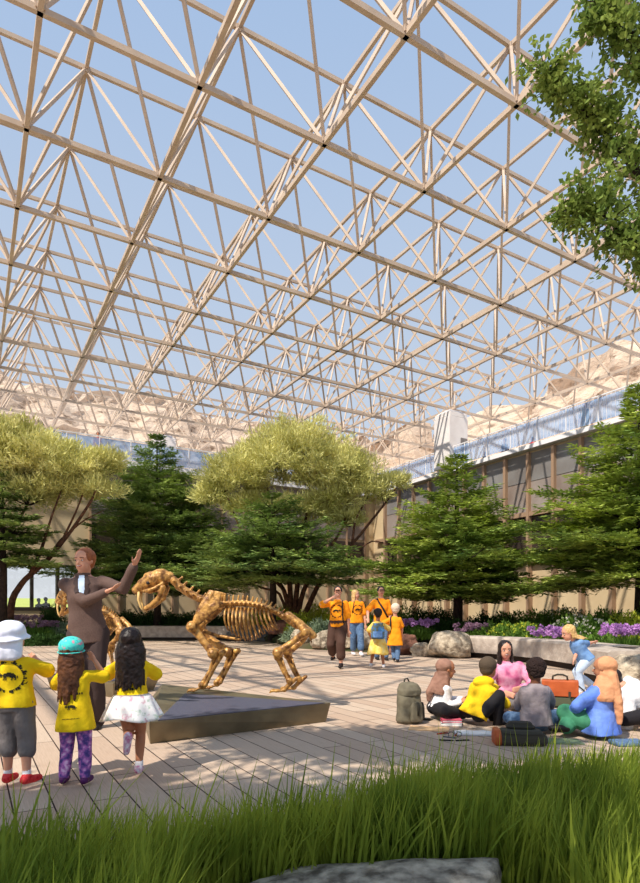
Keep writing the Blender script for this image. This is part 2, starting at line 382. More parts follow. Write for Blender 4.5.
# ---- right building
HT = 8.75
RB = Matrix(((CA,-SA,0),(SA,CA,0),(0,0,1)))
def abox(mb, a0, a1, b0, b1, z0, z1):
    return mb.box(AB((a0+a1)/2, (b0+b1)/2, (z0+z1)/2), (a1-a0, b1-b0, z1-z0), RB)
WB0, WB1 = -2.0, 31.5
w = MB(); abox(w, 22.15, 22.5, WB0, WB1, 0, 8.55); wr = struct(w.build('wall_right', M['tanwall'], smooth=False))
sp = 1.36; bs = [WB0+sp*k+.25 for k in range(int((WB1-WB0)/sp))]
for i, b in enumerate(bs):
    q = MB(); abox(q, 21.86, 22.14, b-.07, b+.07, 0, 8.45); q.build('mullion', M['mullion'], wr, smooth=False)
    if i < len(bs)-1:
        q = MB(); abox(q, 22.04, 22.15, b+.07, b+sp-.07, 7.15, 8.42); q.build('facade_panel', M['panel2'], wr, smooth=False)
        q = MB(); abox(q, 22.04, 22.15, b+.07, b+sp-.07, 5.75, 7.12); q.build('facade_panel', M['panel'], wr, smooth=False)
        q = MB(); abox(q, 22.1, 22.15, b+.07, b+sp-.07, 3.6, 5.6); q.build('glazing', M['darkglass'], wr, smooth=False)
for z0, z1 in ((5.55,5.75), (3.4,3.6)):
    q = MB(); abox(q, 21.9, 22.15, WB0, WB1-1, z0, z1); q.build('ledge', M['mullion'], wr, smooth=False)
q = MB(); abox(q, 21.72, 46, WB0, 30.9, 8.55, 8.75); struct(q.build('trim_1', M['slab'], smooth=False))
# ---- back building
w = MB()
abox(w, -14, .3, 31.0, 31.35, 0, 8.45); abox(w, 5.0, 22.2, 31.0, 31.35, 0, 8.45)
abox(w, .3, 5.0, 31.0, 31.35, 0, 1.25); abox(w, .3, 5.0, 31.0, 31.35, 3.45, 8.45)
wb = struct(w.build('wall_back', M['tanwall'], smooth=False))
k = 0; a = 5.1
while a < 21.8:
    q = MB(); abox(q, a-.05, a+.05, 30.88, 31.02, 0, 8.45); q.build('mullion', M['mullion'], wb, smooth=False)
    if a+1.36 < 21.9:
        q = MB(); abox(q, a+.05, a+1.31, 30.95, 31.0, 5.75, 8.42); q.build('facade_panel', M['panel'], wb, smooth=False)
        q = MB(); abox(q, a+.05, a+1.31, 30.97, 31.0, 4.0, 5.6); q.build('glazing', M['darkglass'], wb, smooth=False)
    a += 1.36
q = MB(); abox(q, -14, 46, 30.6, 62, 8.45, 8.75); struct(q.build('trim_2', M['slab'], smooth=False))
# hall floor, posts
q = MB(); abox(q, -14, 21, 31.35, 37.5, 0, .25); hall = struct(q.build('floor_hall', M['ceil'], smooth=False))
q = MB(); abox(q, -14, -13.6, 31.35, 61, 0, 8.45); abox(q, 20, 20.4, 31.35, 61, 0, 8.45); struct(q.build('wall_hall', M['ceil'], smooth=False))
# windows
edges = [.3, 1.42, 2.52, 3.64, 5.0]
for i in range(4):
    a0, a1 = edges[i], edges[i+1]
    fr = MB(); t = .07
    abox(fr, a0, a0+t, 30.96, 31.4, 1.25, 3.45); abox(fr, a1-t, a1, 30.96, 31.4, 1.25, 3.45)
    abox(fr, a0+t, a1-t, 30.96, 31.4, 1.25, 1.42); abox(fr, a0+t, a1-t, 30.96, 31.4, 3.36, 3.45)
    wn = struct(fr.build('window_%d' % (i+1), M['frame'], smooth=False))
    g = MB(); abox(g, a0+t, a1-t, 31.16, 31.18, 1.42, 3.36); g.build('pane', M['winglass'], wn, smooth=False)

# ---- piers carrying the roof frame
def pier(a, b, z0, ztop, wa, wb_, label):
    t = thing('roof_pier', label, 'column', AB(a, b, z0), TH)
    q = MB(); q.box((0,0,(ztop-z0-.5)/2), (wa, wb_, ztop-z0-.5)); q.build('shaft', M['whitep'], t, bevel=.03)
    q = MB(); zt = ztop-z0-.5
    q.loft([((0,0,zt),(1,0,0),(0,1,0),wa/2,wb_/2), ((0,0,zt+.22),(1,0,0),(0,1,0),wa/2,wb_/2), ((0,0,zt+.42),(1,0,0),(0,1,0),wa/2-.25,wb_/2-.25)], n=4*6, pw=14)
    q.build('capital', M['whitep'], t, smooth=False)
    q = MB(); q.box((0,0,zt+.44), (.25,.25,.12)); q.build('bearing', M['node'], t, smooth=False)
    q = MB(); q.box((wa*.28, -wb_/2-.01, zt*.35), (wa*.36, .03, zt*.5)); q.build('recess_strip', M['panel2'], t, smooth=False)
H_T = 12.0; S = 3.0; A_0, B_0 = 4.1, 11.9
pier(A_0+6*S, B_0+4*S, 8.75, H_T-.07, 1.3, 1.2, 'white square pier rising beside the right terrace up to the roof frame')
pier(A_0+2*S, B_0+8*S, 8.75, H_T-.07, 1.2, 1.2, 'white pier top showing behind the tip of the middle-left fir')

# ---- terrace railings
def railing(p, direction, length, label):
    t = thing('terrace_railing', label, 'railing', p, math.atan2(direction[1], direction[0]))
    n = int(length/1.5)
    for i in range(n+1):
        q = MB(); q.box((i*1.5, 0, .53), (.04,.05,1.06)); q.build('post', M['slab'], t, smooth=False)
        if i < n:
            q = MB(); q.box((i*1.5+.75, 0, .53), (1.44,.012,.94)); q.build('glass_panel', M['glass'], t, smooth=False)
            q = MB()
            for k in range(1, 8): q.box((i*1.5+k*1.5/8, .03, .53), (.011,.011,1.0))
            q.build('baluster_row', M['slab'], t, smooth=False)
    q = MB(); q.box((n*.75, 0, 1.08), (n*1.5, .06, .04)); q.build('handrail', M['slab'], t, smooth=False)
railing(AB(21.75, 0, HT), (-SA, CA), 30, 'pale glass railing along the terrace above the right facade')
railing(AB(-8, 30.75, HT), (CA, SA), 28.5, 'pale glass railing along the terrace of the back building')

# ---- cliff
def cliff():
    path = []
    for k in range(60): path.append((-40+84*k/59, 58))
    for k in range(1, 12):
        an = PI/2*(1-k/12); path.append((40+6*math.cos(an), 52+6*math.sin(an)))
    for k in range(48): path.append((46, 52-58*k/47))
    # refine
    P = []
    for i in range(len(path)-1):
        for s in range(2):
            t = s/2; P.append((path[i][0]*(1-t)+path[i+1][0]*t, path[i][1]*(1-t)+path[i+1][1]*t))
    n = len(P); NV = 26; vs = []; fs = []
    for i, (a, b) in enumerate(P):
        a2, b2 = P[min(i+1,n-1)]; a1, b1 = P[max(i-1,0)]; tx, ty = a2-a1, b2-b1; l = math.hypot(tx, ty); nx, ny = ty/l, -tx/l   # towards court
        top = 22.2+1.8*noise.noise(Vector((i*.07,0,3)))+.9*noise.noise(Vector((i*.3,5,3)))
        if b > 50: top -= 1.0*min(1, max(0, (a-8)/20))*(1 if a < 40 else 1)
        for j in range(NV):
            t = j/(NV-1); z = 8.6+(top-8.6)*t; inw = 9*(1-t)**1.3
            d = 1.6*noise.noise(Vector((a*.14, b*.14, z*.25)))+.9*noise.noise(Vector((a*.5, b*.5, z*.6)))+.45*noise.noise(Vector((a*1.1,b*1.1,z*1.4)))
            q = AB(a-nx*0+nx*(inw+d)*-1*-1, b+ny*(inw+d), z); vs.append(q)
        vs.append(AB(a-nx*7, b-ny*7, top+.8)); vs.append(AB(a-nx*9, b-ny*9, 8.6))
    NN = NV+2
    for i in range(n-1):
        for j in range(NN-1): fs.append((i*NN+j, (i+1)*NN+j, (i+1)*NN+j+1, i*NN+j+1))
    m = MB(); m.add(vs, fs); o = m.build('rock_cliff', M['cliff'], smooth=False)
    tag(o, 'cream rock cliff rising behind the terraces, seen through the roof frame', 'cliff')
cliff()

# ================================================================ SPACE FRAME
def space_frame():
    t = thing('space_frame', 'cream painted steel space frame roof of crossing chords and pyramid struts', 'roof frame', (0,0,0))
    I0, I1, J0, J1 = -4, 8, -3, 10
    def bp(i, j): return AB(A_0+i*S, B_0+j*S, H_T)
    def tp(i, j): return AB(A_0+(i+.5)*S, B_0+(j+.5)*S, H_T+3.2)
    for j in range(J0, J1+1): MB().bar(bp(I0,j), bp(I1,j), .10, .12).build('bottom_chord', M['steel'], t, smooth=False)
    for i in range(I0, I1+1): MB().bar(bp(i,J0), bp(i,J1), .10, .12).build('bottom_chord', M['steel'], t, smooth=False)
    for j in range(J0, J1): MB().bar(tp(I0,j), tp(I1-1,j), .09, .11).build('top_chord', M['steel'], t, smooth=False)
    for i in range(I0, I1): MB().bar(tp(i,J0), tp(i,J1-1), .09, .11).build('top_chord', M['steel'], t, smooth=False)
    bars = []
    cam = Vector((0,0,CH))
    def vis(p):
        if p.y < .5: return False
        x = 320+p.x/p.y*F; y = YH-(p.z-CH)/p.y*F
        return -10 < x < 650 and -10 < y < 600
    for i in range(I0, I1):
        for j in range(J0, J1):
            for di in (0,1):
                for dj in (0,1):
                    a, b = tp(i,j), bp(i+di,j+dj); c = (a+b)/2
                    bars.append((0 if vis(c) else 1, (c-cam).length, a, b))
    bars.sort(key=lambda q: q[:2]); rest = MB()
    for k, (_, _, a, b) in enumerate(bars):
        if k < 100: MB().bar(a, b, .072, .072).build('diagonal_strut', M['steel'], t, smooth=False)
        else: rest.bar(a, b, .072, .072)
    rest.build('diagonal_strut', M['steel'], t, smooth=False)['kind'] = 'stuff'
    nodes = []
    for i in range(I0, I1+1):
        for j in range(J0, J1+1): p = bp(i,j)+Vector((0,0,.06)); nodes.append((0 if vis(p) else 1, (p-cam).length, p))
    for i in range(I0, I1):
        for j in range(J0, J1): p = tp(i,j)-Vector((0,0,.06)); nodes.append((0 if vis(p) else 1, (p-cam).length, p))
    nodes.sort(key=lambda q: q[:2]); rest = MB()
    for k, (_, _, p) in enumerate(nodes):
        if k < 100: MB().box(p, (.17,.17,.15), RB).build('node_connector', M['node'], t, smooth=False)
        else: rest.box(p, (.17,.17,.15), RB)
    rest.build('node_connector', M['node'], t, smooth=False)['kind'] = 'stuff'
space_frame()

# ================================================================ TREES
def curve(p0, p1, bend, n=6):
    p0, p1 = Vector(p0), Vector(p1); m = (p0+p1)/2+Vector(bend)
    return [(p0*(1-t)**2+m*2*t*(1-t)+p1*t*t) for t in [k/n for k in range(n+1)]]
def fir(name, label, loc, H, R, z0=.9, mat_='fir', tiers=24, per=6, seed=1, group='layered firs in the planting bed', asym=1.0, topw=.12, lean=0, ysq=1.0, pexp=.86):
    r = np.random.default_rng(seed); t = thing(name, label, 'tree', loc, 0)
    MB().tube([(0,0,-.1),(.05,0,H*.3),(0,.04,H*.65),(lean,0,H*.97)], [.17,.13,.08,.015], 10).build('trunk', M['bark_dark'], t)
    Qs = []; br = 0
    for k in range(tiers):
        u = (k+.5)/tiers; z = z0+(H-z0)*u
        prof = (1-u)**pexp*(.88+.22*math.sin(k*2.3+seed)) + topw*(1-u)
        if u < .12: prof *= .8+u*1.6
        npb = max(5, int(per*(1-.4*u)))
        for q in range(npb):
            phi = 2*PI*(q+.5*(k%2))/npb+r.normal()*.22+k*.7; L = max(.25, R*prof*(1+r.normal()*.12))
            L = min(L, R*1.2)
            L *= 1.0; e = np.array([math.cos(phi)*asym, math.sin(phi)*ysq, 0]); s = np.array([-math.sin(phi), math.cos(phi), 0])
            zz = z+r.normal()*.045; droop = .05+.15*(1-u); up = .13+.2*u
            pth = lambda tt: np.array([0,0,zz])+e*L*tt+np.array([0,0,1])*L*(up*tt*tt*1.1-droop*tt*1.25)
            # limb
            if L > .5 and br < 95:
                mb = MB().tube([pth(tt) for tt in (0,.33,.66,.95)], [.04*L/R+.012,.03*L/R+.008,.015,.006], 5); mb.build('branch', M['bark_dark'], t); br += 1
            K = max(6, int(L/.085))
            ts = np.linspace(.16, 1, K)
            for tt in ts:
                p = pth(tt); bl = L*(.50*(1.04-tt)**.75+.05)*(.7+.5*r.random())
                bl = min(bl, 1.1)
                for sd in (-1, 1):
                    d = nrmz(e*.75+s*sd*(.95)+np.array([0,0,-.10+.12*r.normal()]))
                    m_ = max(4, int(bl/.052)); a = np.linspace(.1, 1, m_)[:,None]*bl
                    base = p+d*a+np.array([0,0,1])*(.07*(a/bl)**2*bl)+r.normal(size=(m_,3))*np.array([.02,.02,.012])
                    side = np.where(r.random((m_,1)) < .5, -1, 1)
                    dd = d+np.cross(d,[0,0,1])*side*.75+r.normal(size=(m_,3))*np.array([.18,.18,.12])+np.array([0,0,.10])
                    N = np.tile([0,0,1.], (m_,1))+r.normal(size=(m_,3))*.28
                    Qs.append(leafq(base, dd, (.15+.09*r.random(m_)), .058, N))
    Q = np.concatenate(Qs); quads('foliage', Q, M[mat_], t); return t, len(Q)
def at_soil(px, d):
    x = (px-320)/F*d; return Vector((x, d, soil(x, d)))
nl = []
def mkfir(label, px, d, toppy, halfpx, **k):
    loc = at_soil(px, d); ztop = CH+(YH-toppy)/F*d
    t, n = fir('fir_tree', label, loc, ztop-loc.z, halfpx/F*d*1.12, **k); nl.append(n); return t
mkfir('dark green layered fir behind the guide, middle-left of the court', 157, 26.0, 434, 84, seed=3, mat_='fir2', z0=1.9, tiers=19, per=13, ysq=.78)
mkfir('bright green conical fir behind the rough end of the stone bench', 457, 18.5, 456, 84, seed=5, z0=1.35, tiers=17, per=13)
mkfir('large layered fir at the right edge of the photo', 640, 15.5, 388, 106, seed=8, z0=1.5, tiers=18, per=13)
mkfir('low spreading fir in front of the broad cypress crown', 272, 22.6, 492, 76, seed=11, mat_='fir2', z0=2.2, tiers=9, per=11, topw=.45)
mkfir('shadowy fir at the left edge under the leaning cypress', 2, 21.6, 462, 46, seed=13, mat_='fir2', z0=2.7, tiers=10, per=11, topw=.25)

def cypress(label, loc, limbs, lobes, seed, tuftn=900, matn='cyp', ks=1):
    """limbs: list of (list of points, base radius); lobes: (centre, radii) of the crown"""
    r = np.random.default_rng(seed); t = thing('cypress_tree', label, 'tree', loc, 0)
    for pts, rad in limbs:
        n = len(pts); P = []
        for i in range(n-1):
            for s in range(4): P.append(Vector(pts[i]).lerp(Vector(pts[i+1]), s/4))
        P.append(Vector(pts[-1]))
        P = [P[0]]+[(P[i-1]+P[i]*2+P[i+1])/4 for i in range(1, len(P)-1)]+[P[-1]]
        MB().tube(P, [rad*(1-.8*i/(len(P)-1)) for i in range(len(P))], 8).build('limb', M['bark'], t)
    tw = MB(); Qs = []; ends = [Vector(p[0][-1]) for p in limbs]+[Vector(p[0][-2]) for p in limbs]
    tot = sum(l[1][0]*l[1][1] for l in lobes)*ks*ks
    for c, R3 in lobes:
        c = np.array(c); R3 = np.array(R3)*ks; n = int(tuftn*R3[0]*R3[1]/tot)
        u = nrmz(r.normal(size=(n*2,3))); u = u[u[:,2] > -.35][:n]
        for q in u:
            ln = .72+.62*noise.noise(Vector(q*3.4)+Vector(c))+.14*r.random()
            if r.random() < .3: ln *= .7
            if noise.noise(Vector(q*4.6)+Vector(c)*1.7) < -.22 and ln > .6: continue
            p = c+q*R3*ln
            if r.random() < .06:
                e = min(ends, key=lambda k: (k-Vector(p)).length); tw.tube(curve(e, p, (0,0,-.15), 4), [.03,.024,.018,.012,.006], 4)
            m_ = 40; out = nrmz(q/R3)*.62+np.array([0,0,.45])
            d = out+r.normal(size=(m_,3))*.42
            base = p+r.normal(size=(m_,3))*np.array([.15,.15,.08])
            Qs.append(leafq(base, d, .16+.16*r.random(m_), .026+.016*r.random(m_)))
    tw.build('twigs', M['bark_dark'], t); Q = np.concatenate(Qs); nl.append(len(Q)); quads('foliage', Q, M[matn], t); return t
# broad cypress, centre: local metres relative to its base
L3 = at_soil(292, 24.0)
def rel(px, py, d, L): return at(px, py, d)-L
def cr(L, d): return lambda px, py, dd=0: tuple(rel(px, py, d+dd, L))
c3 = cr(L3, 24.0)
b3 = (0,0,-.1)
cypress('broad round-crowned cypress with several spreading trunks, centre of the court', L3,
    [([b3, c3(285,590), c3(262,560,-.3), c3(238,525,-.5), c3(225,490)], .11), ([b3, c3(290,585), c3(283,550), c3(270,500,.3), c3(262,462)], .12),
     ([b3, c3(297,590), c3(300,555,.4), c3(308,505,.3), c3(312,460)], .13), ([(.1,0,-.1), c3(303,590), c3(320,563), c3(345,525,.2), c3(350,480)], .12),
     ([(.2,0,-.1), c3(312,598), c3(328,565,-.3), c3(352,545,-.4), c3(384,505,-.3), c3(397,487)], .12), ([b3, c3(280,592), c3(262,588,.4), c3(235,578,.6), c3(215,562,.6)], .07),
     ([b3, c3(288,595), c3(272,578,-.6), c3(258,550,-.9), c3(240,535,-1)], .07),
     ([c3(328,565,-.3), c3(350,556,-.3), c3(372,540,-.3), c3(392,545,-.2)], .06), ([c3(352,545,-.4), c3(355,520,-.2), c3(366,500), c3(372,482)], .06)],
    [(c3(285,468), (2.4,2.2,1.25)), (c3(238,482), (1.4,1.5,.95)), (c3(330,478,.2), (1.3,1.6,1.1)), (c3(300,452), (1.7,1.7,.9)), (c3(362,495), (1.0,1.1,.55)), (c3(215,497,.2), (.9,1,.6)), (c3(390,484), (.7,.7,.4)), (c3(330,500), (1.0,1.0,.6)), (c3(352,475), (1.0,1.0,.7)), (c3(300,512,.3), (1.5,1.3,.55)), (c3(250,508,.4), (1.0,1.1,.5)), (c3(345,520,.4), (.8,.9,.4))], 21, 2300, ks=1.09)
L1 = at_soil(8, 22.5); c1 = cr(L1, 22.5)
cypress('leaning cypress with reddish limbs reaching over the left of the court', L1,
    [([(0,0,-.1), c1(12,598), c1(24,580), c1(48,560,.2), c1(72,530,.2), c1(92,500), c1(102,475)], .15), ([(-.1,0,-.1), c1(-5,595), c1(-12,560,.3), c1(-20,510,.4), c1(-25,470)], .17),
     ([c1(30,575), c1(42,548,-.2), c1(52,515,-.3), c1(66,478)], .08), ([c1(48,560,.2), c1(60,540,.5), c1(84,520,.6), c1(104,510,.5)], .06), ([c1(-12,560), c1(8,535,.2), c1(28,505,.2), c1(40,465)], .09),
     ([c1(60,545,.2), c1(76,512,.1), c1(88,480), c1(92,455)], .05)],
    [(c1(-10,462), (2.0,1.9,1.2)), (c1(40,468), (1.35,1.4,.85)), (c1(78,472), (.95,1.0,.55)), (c1(5,445), (1.4,1.3,.7)), (c1(20,495,.2), (1.4,1.2,.75)), (c1(60,490,.2), (.9,.9,.5)), (c1(104,462), (.55,.6,.28)), (c1(98,490), (.6,.6,.3))], 22, 2300, ks=1.3)

# near leafy tree whose boughs reach in at the top right
def near_tree():
    base = Vector((4.6, 4.9, 0)); t = thing('leafy_tree', 'near broad-leaved tree whose boughs hang in at the top right corner', 'tree', base)
    r = np.random.default_rng(31); p = lambda px, py, d: tuple(at(px, py, d)-base)
    MB().tube([(0,0,0),(.02,0,1.5),(-.05,0,3.0),(-.1,.05,4.6),(-.2,0,6.0)], [.17,.15,.13,.09,.04], 10).build('trunk', M['bark_dark'], t)
    boughs = [[(-.06,0,3.2), p(740,300,5.1), p(660,200,5.2), p(610,140,5.3), p(575,100,5.2), p(545,72,5.1)],
              [(-.1,0,4.2), p(720,120,5.2), p(660,80,5.1), p(628,35,5.0), p(592,2,5.0)],
              [(-.02,0,2.7), p(740,330,4.9), p(680,280,5.0), p(640,250,5.0), p(600,210,5.0), p(572,205,5.0)],
              [(-.1,0,4.5), p(730,40,5.3), p(680,-10,5.2), p(630,-20,5.2)],
              [(-.1,0,4.0), (.6,.5,4.6), (1.2,.8,5.2)], [(-.1,0,4.4), (.3,-.7,5.0), (.8,-1.2,5.6)]]
    Q = []; tw = MB()
    for bi, b in enumerate(boughs):
        P = [];
        for i in range(len(b)-1):
            for s in range(4): P.append(Vector(b[i]).lerp(Vector(b[i+1]), s/4))
        P.append(Vector(b[-1]))
        MB().tube(P, [.045*(1-.85*i/(len(P)-1)) for i in range(len(P))], 6).build('bough', M['bark_dark'], t)
        for i, q in enumerate(P[3:]):
            f = i/len(P)
            for k in range(9 if bi < 3 else 8):
                d = Vector(r.normal(size=3)*(1,.8,.75)).normalized()*(.16+.30*r.random())*(1.25-.85*f)
                e = q+d; tw.tube([q, (q+e)/2+Vector((0,0,.03)), e], [.006,.004,.002], 4)
                m_ = 30; a = r.random((m_,1)); base_ = np.array(q)+np.array(d)*(a*.75+.3)+r.normal(size=(m_,3))*.035
                dd = np.array(d.normalized())*.5+r.normal(size=(m_,3))*.7
                N = np.tile([0,0,1.], (m_,1))+r.normal(size=(m_,3))*.5
                Q.append(leafq(base_, dd, .044+.026*r.random(m_), .030+.012*r.random(m_), N))
    tw.build('twigs', M['bark_dark'], t); quads('foliage', np.concatenate(Q), M['leaf'], t)
near_tree()
# tree behind and left of the viewer, whose crown shades the near deck
def shade_tree():
    base = Vector((-4.45, -1.35, 0)); t = thing('shade_tree', 'broad-leaved tree outside the left edge that shades the near deck', 'tree', base)
    r = np.random.default_rng(41)
    MB().tube([(0,0,0),(.1,.1,2.0),(.2,.2,4.0),(.6,.4,5.6)], [.17,.14,.1,.04], 10).build('trunk', M['bark_dark'], t)
    Q = []
    for k in range(330):
        u = nrmz(r.normal(size=3)); c = np.array([1.0,.75,5.4])+u*np.array([2.3,.9,.8])*r.random()**.4
        if k > 250: c = np.array([2.3,2.75,5.7])+u*np.array([1.6,.45,.4])*r.random()**.4
        if k % 10 == 0: MB().tube([(.2,.2,3.8+.01*k), tuple((c+np.array([.2,.2,4]))/2), tuple(c)], [.04,.025,.01], 5).build('bough', M['bark_dark'], t)
        m_ = 110; Q.append(leafq(c+r.normal(size=(m_,3))*.2, r.normal(size=(m_,3)), .11, .07))
    quads('foliage', np.concatenate(Q), M['leaf'], t)
shade_tree()

# ================================================================ PLANTS
def clump(kind, w, h, seed):
    """returns list of (part name, quads, material) in local coords"""
    r = np.random.default_rng(seed); out = []
    if kind in ('dark','mid','lime','grey','white','yellowflower'):
        n = int(1500*min(w*h*2, 2.0))+500
        u = nrmz(r.normal(size=(n,3))); u[:,2] = np.abs(u[:,2]); rad = (.45+.55*r.random((n,1)))*(1+.22*np.sin(u[:,:1]*7+seed)*np.cos(u[:,1:2]*6))
        P = u*rad*np.array([w/2,w/2,h*.86]); D = u*.8+r.normal(size=(n,3))*.6+np.array([0,0,.3])
        out.append(('foliage', leafq(P, D, .09+.05*r.random(n), .035, None), {'dark':'shrub_dark','mid':'shrub_mid','lime':'shrub_lime','grey':'shrub_grey','white':'shrub_mid','yellowflower':'shrub_mid'}[kind]))
        if kind in ('white','yellowflower'):
            m = 90; u = nrmz(r.normal(size=(m,3))); u[:,2] = np.abs(u[:,2])*.8+.2; P = u*np.array([w/2,w/2,h*.95])
            P = np.repeat(P, 7, 0); D = r.normal(size=(m*7,3))+np.array([0,0,.6])
            out.append(('blossom', leafq(P, D, .045, .035), 'petal_white' if kind == 'white' else 'shrub_lime'))
    elif kind in ('purple','mauve'):
        n = 900; u = nrmz(r.normal(size=(n,3))); u[:,2] = np.abs(u[:,2]); P = u*(.3+.7*r.random((n,1)))*np.array([w/2,w/2,h*.5])
        out.append(('foliage', leafq(P, u+np.array([0,0,.8])+r.normal(size=(n,3))*.3, .2, .025), 'shrub_mid'))
        m = 46; a = r.random(m)*2*PI; rr = np.sqrt(r.random(m))*w/2; top = np.stack([rr*np.cos(a), rr*np.sin(a), h*(.72+.28*r.random(m))], 1)
        base = top*np.array([.35,.35,0]); d = top-base
        out.append(('stems', leafq(base, d, np.linalg.norm(d, axis=1), .012), 'shrub_mid'))
        k = 42; P = np.repeat(top, k, 0); D = nrmz(r.normal(size=(m*k,3))); P = P+D*.02
        out.append(('blossom', leafq(P, D, .055, .03), 'petal_purple' if kind == 'purple' else 'petal_mauve'))
    else:
        n = 800; a = r.random(n)*2*PI; rr = r.random(n)*w*.18; P = np.stack([rr*np.cos(a), rr*np.sin(a), np.zeros(n)], 1)
        D = np.stack([np.cos(a)*.55*r.random(n), np.sin(a)*.55*r.random(n), np.ones(n)], 1)+r.normal(size=(n,3))*.12
        q1 = leafq(P, D, h*(.6+.4*r.random(n)), .03); out.append(('blades', q1, {'limegrass':'shrub_lime','drygrass':'drygrass'}[kind]))
    return out
MCACHE = {}
def plant(kind, w, h, px, d, name, label, group=None, seed=0, dz=0):
    loc = at_soil(px, d); key = (kind, round(w,1), round(h,1), seed % 3)
    t = thing(name, label, 'plant', loc+Vector((0,0,-.03+dz)), random.random()*6, group)
    if key not in MCACHE:
        MCACHE[key] = [(quads(n, q, M[m], t)) for n, q, m in clump(kind, w, h, seed)]
    else:
        for o in MCACHE[key]:
            c = o.copy(); C.objects.link(c); c.parent = t
    return t
# dark hedge shrubs behind the grey kerb
for k, px in enumerate((128, 150, 170, 190, 210, 228)):
    plant('dark', 1.3, .85, px, 26.4, 'hedge_shrub', 'low dark green shrub in the row behind the grey kerb, behind the skeleton', 'dark hedge shrubs behind the kerb', k)
for k, (px, d, kd, w, h, lb) in enumerate([
    (246,24.6,'limegrass',1.2,1.0,'lime grass tuft behind the grey boulder'), (262,25.0,'lime',1.3,1.0,'lime shrub behind the skeleton ribs'),
    (280,24,'limegrass',1.2,1.1,'lime grass tuft above the reddish boulder'), (300,21.8,'lime',1.2,.9,'lime shrub at the foot of the broad cypress'),
    (318,24.5,'lime',1.5,1.2,'tall lime shrub between the cypress trunk and the orange shirted man'), (300,19.6,'grey',1.2,.6,'silvery shrub beside the reddish boulder'), (322,19.6,'grey',1.2,.75,'silvery shrub left of the orange shirted man'),
    (340,22,'lime',1.4,1.15,'lime shrub right behind the orange shirted man'), (366,21,'mid',1.5,1.1,'green shrub behind the blond walker'), (352,18.6,'grey',1.0,.5,'low silvery shrub among the pale rocks'),
    (398,19.5,'mid',1.5,1.25,'bright green shrub right of the orange group'), (385,17.6,'dark',1.3,.8,'dark shrub behind the man with the shoulder strap'), (420,20.5,'dark',1.5,1.05,'dark shrub left of the bright fir trunk'), (440,21,'dark',1.5,1.0,'dark shrub under the bright fir')]):
    plant(kd, w, h, px, d, 'grass_tuft' if 'grass' in kd else 'shrub', lb, None, k)
plant('purple', 1.05, .62, 420, 17.6, 'flowering_plant', 'purple flowering clump left of the rough bench end', None, 1, .1)
plant('mauve', 1.05, .62, 474, 16.4, 'flowering_plant', 'mauve flowering clump just behind the rough bench end', None, 2)
plant('purple', .95, .62, 549, 13.2, 'flowering_plant', 'large purple flowering clump behind the running girl', None, 0)
plant('purple', .85, .62, 624, 11.6, 'flowering_plant', 'purple flowering clump at the right edge behind the bench', None, 1)
plant('mauve', .7, .5, 668, 11.2, 'flowering_plant', 'mauve clump at the far right behind the bench', None, 2)
for k, (px, d, kd, w, h, lb) in enumerate([
    (452,18,'dark',1.2,.75,'dark shrub between the purple clumps under the bright fir'), (492,16.2,'mid',1.1,.65,'green shrub right of the mauve clump'), (507,15.6,'yellowflower',1.1,.65,'yellow green shrub above the pink shirted girl'),
    (525,14.8,'yellowflower',1.1,.68,'yellow green shrub left of the large purple clump'), (512,18.6,'mid',1.5,.8,'green shrub deep in the bed left of the gold mullions'), (540,17.5,'mid',1.5,.8,'green shrub deep in the bed behind the large purple clump'),
    (575,14.6,'white',1.2,.75,'white flowered shrub right of the large purple clump'), (592,13.6,'white',1.1,.7,'white flowered shrub above the running girl'), (566,17.6,'white',1.5,.8,'white flowered shrub deep in the bed'),
    (606,15.6,'mid',1.4,.8,'green shrub under the right fir'), (596,12.2,'mid',.8,.45,'low green shrub against the bench back by the running girl'), (632,13.8,'lime',1.2,.75,'lime shrub beside the right fir trunk'), (655,15,'mid',1.4,.9,'green shrub past the right fir trunk'), (486,18.8,'dark',1.5,.8,'dark shrub in the shade right of the bright fir trunk')]):
    plant(kd, w, h, px, d, 'shrub', lb, None, k)
for k, (px, d, kd, w, h, lb) in enumerate([
    (4,22,'dark',1.5,.7,'dark shrub at the left edge behind the white hat'), (24,23,'mauve',1.3,.7,'mauve flowering clump below the left windows'), (40,22.4,'mauve',1.3,.62,'mauve flowering clump beside the dark upright plant'),
    (52,24,'dark',1.1,1.15,'dark upright plant below the silhouetted pair'), (34,20.6,'dark',1.5,.42,'dark low shrub by the kerb left of the guide'), (55,20.8,'dark',1.4,.42,'dark low shrub by the kerb touching the guide\'s sleeve'), (66,23,'grey',1.2,.6,'silvery shrub left of the guide\'s waist'),
    (14,20.6,'mid',1.3,.45,'green low shrub behind the white hat'), (84,24,'dark',1.4,.9,'dark shrub hidden behind the guide'), (108,25,'dark',1.4,1.0,'dark shrub right of the guide, behind the second skeleton')]):
    plant(kd, w, h, px, d, 'flowering_plant' if kd == 'mauve' else 'shrub', lb, None, k)

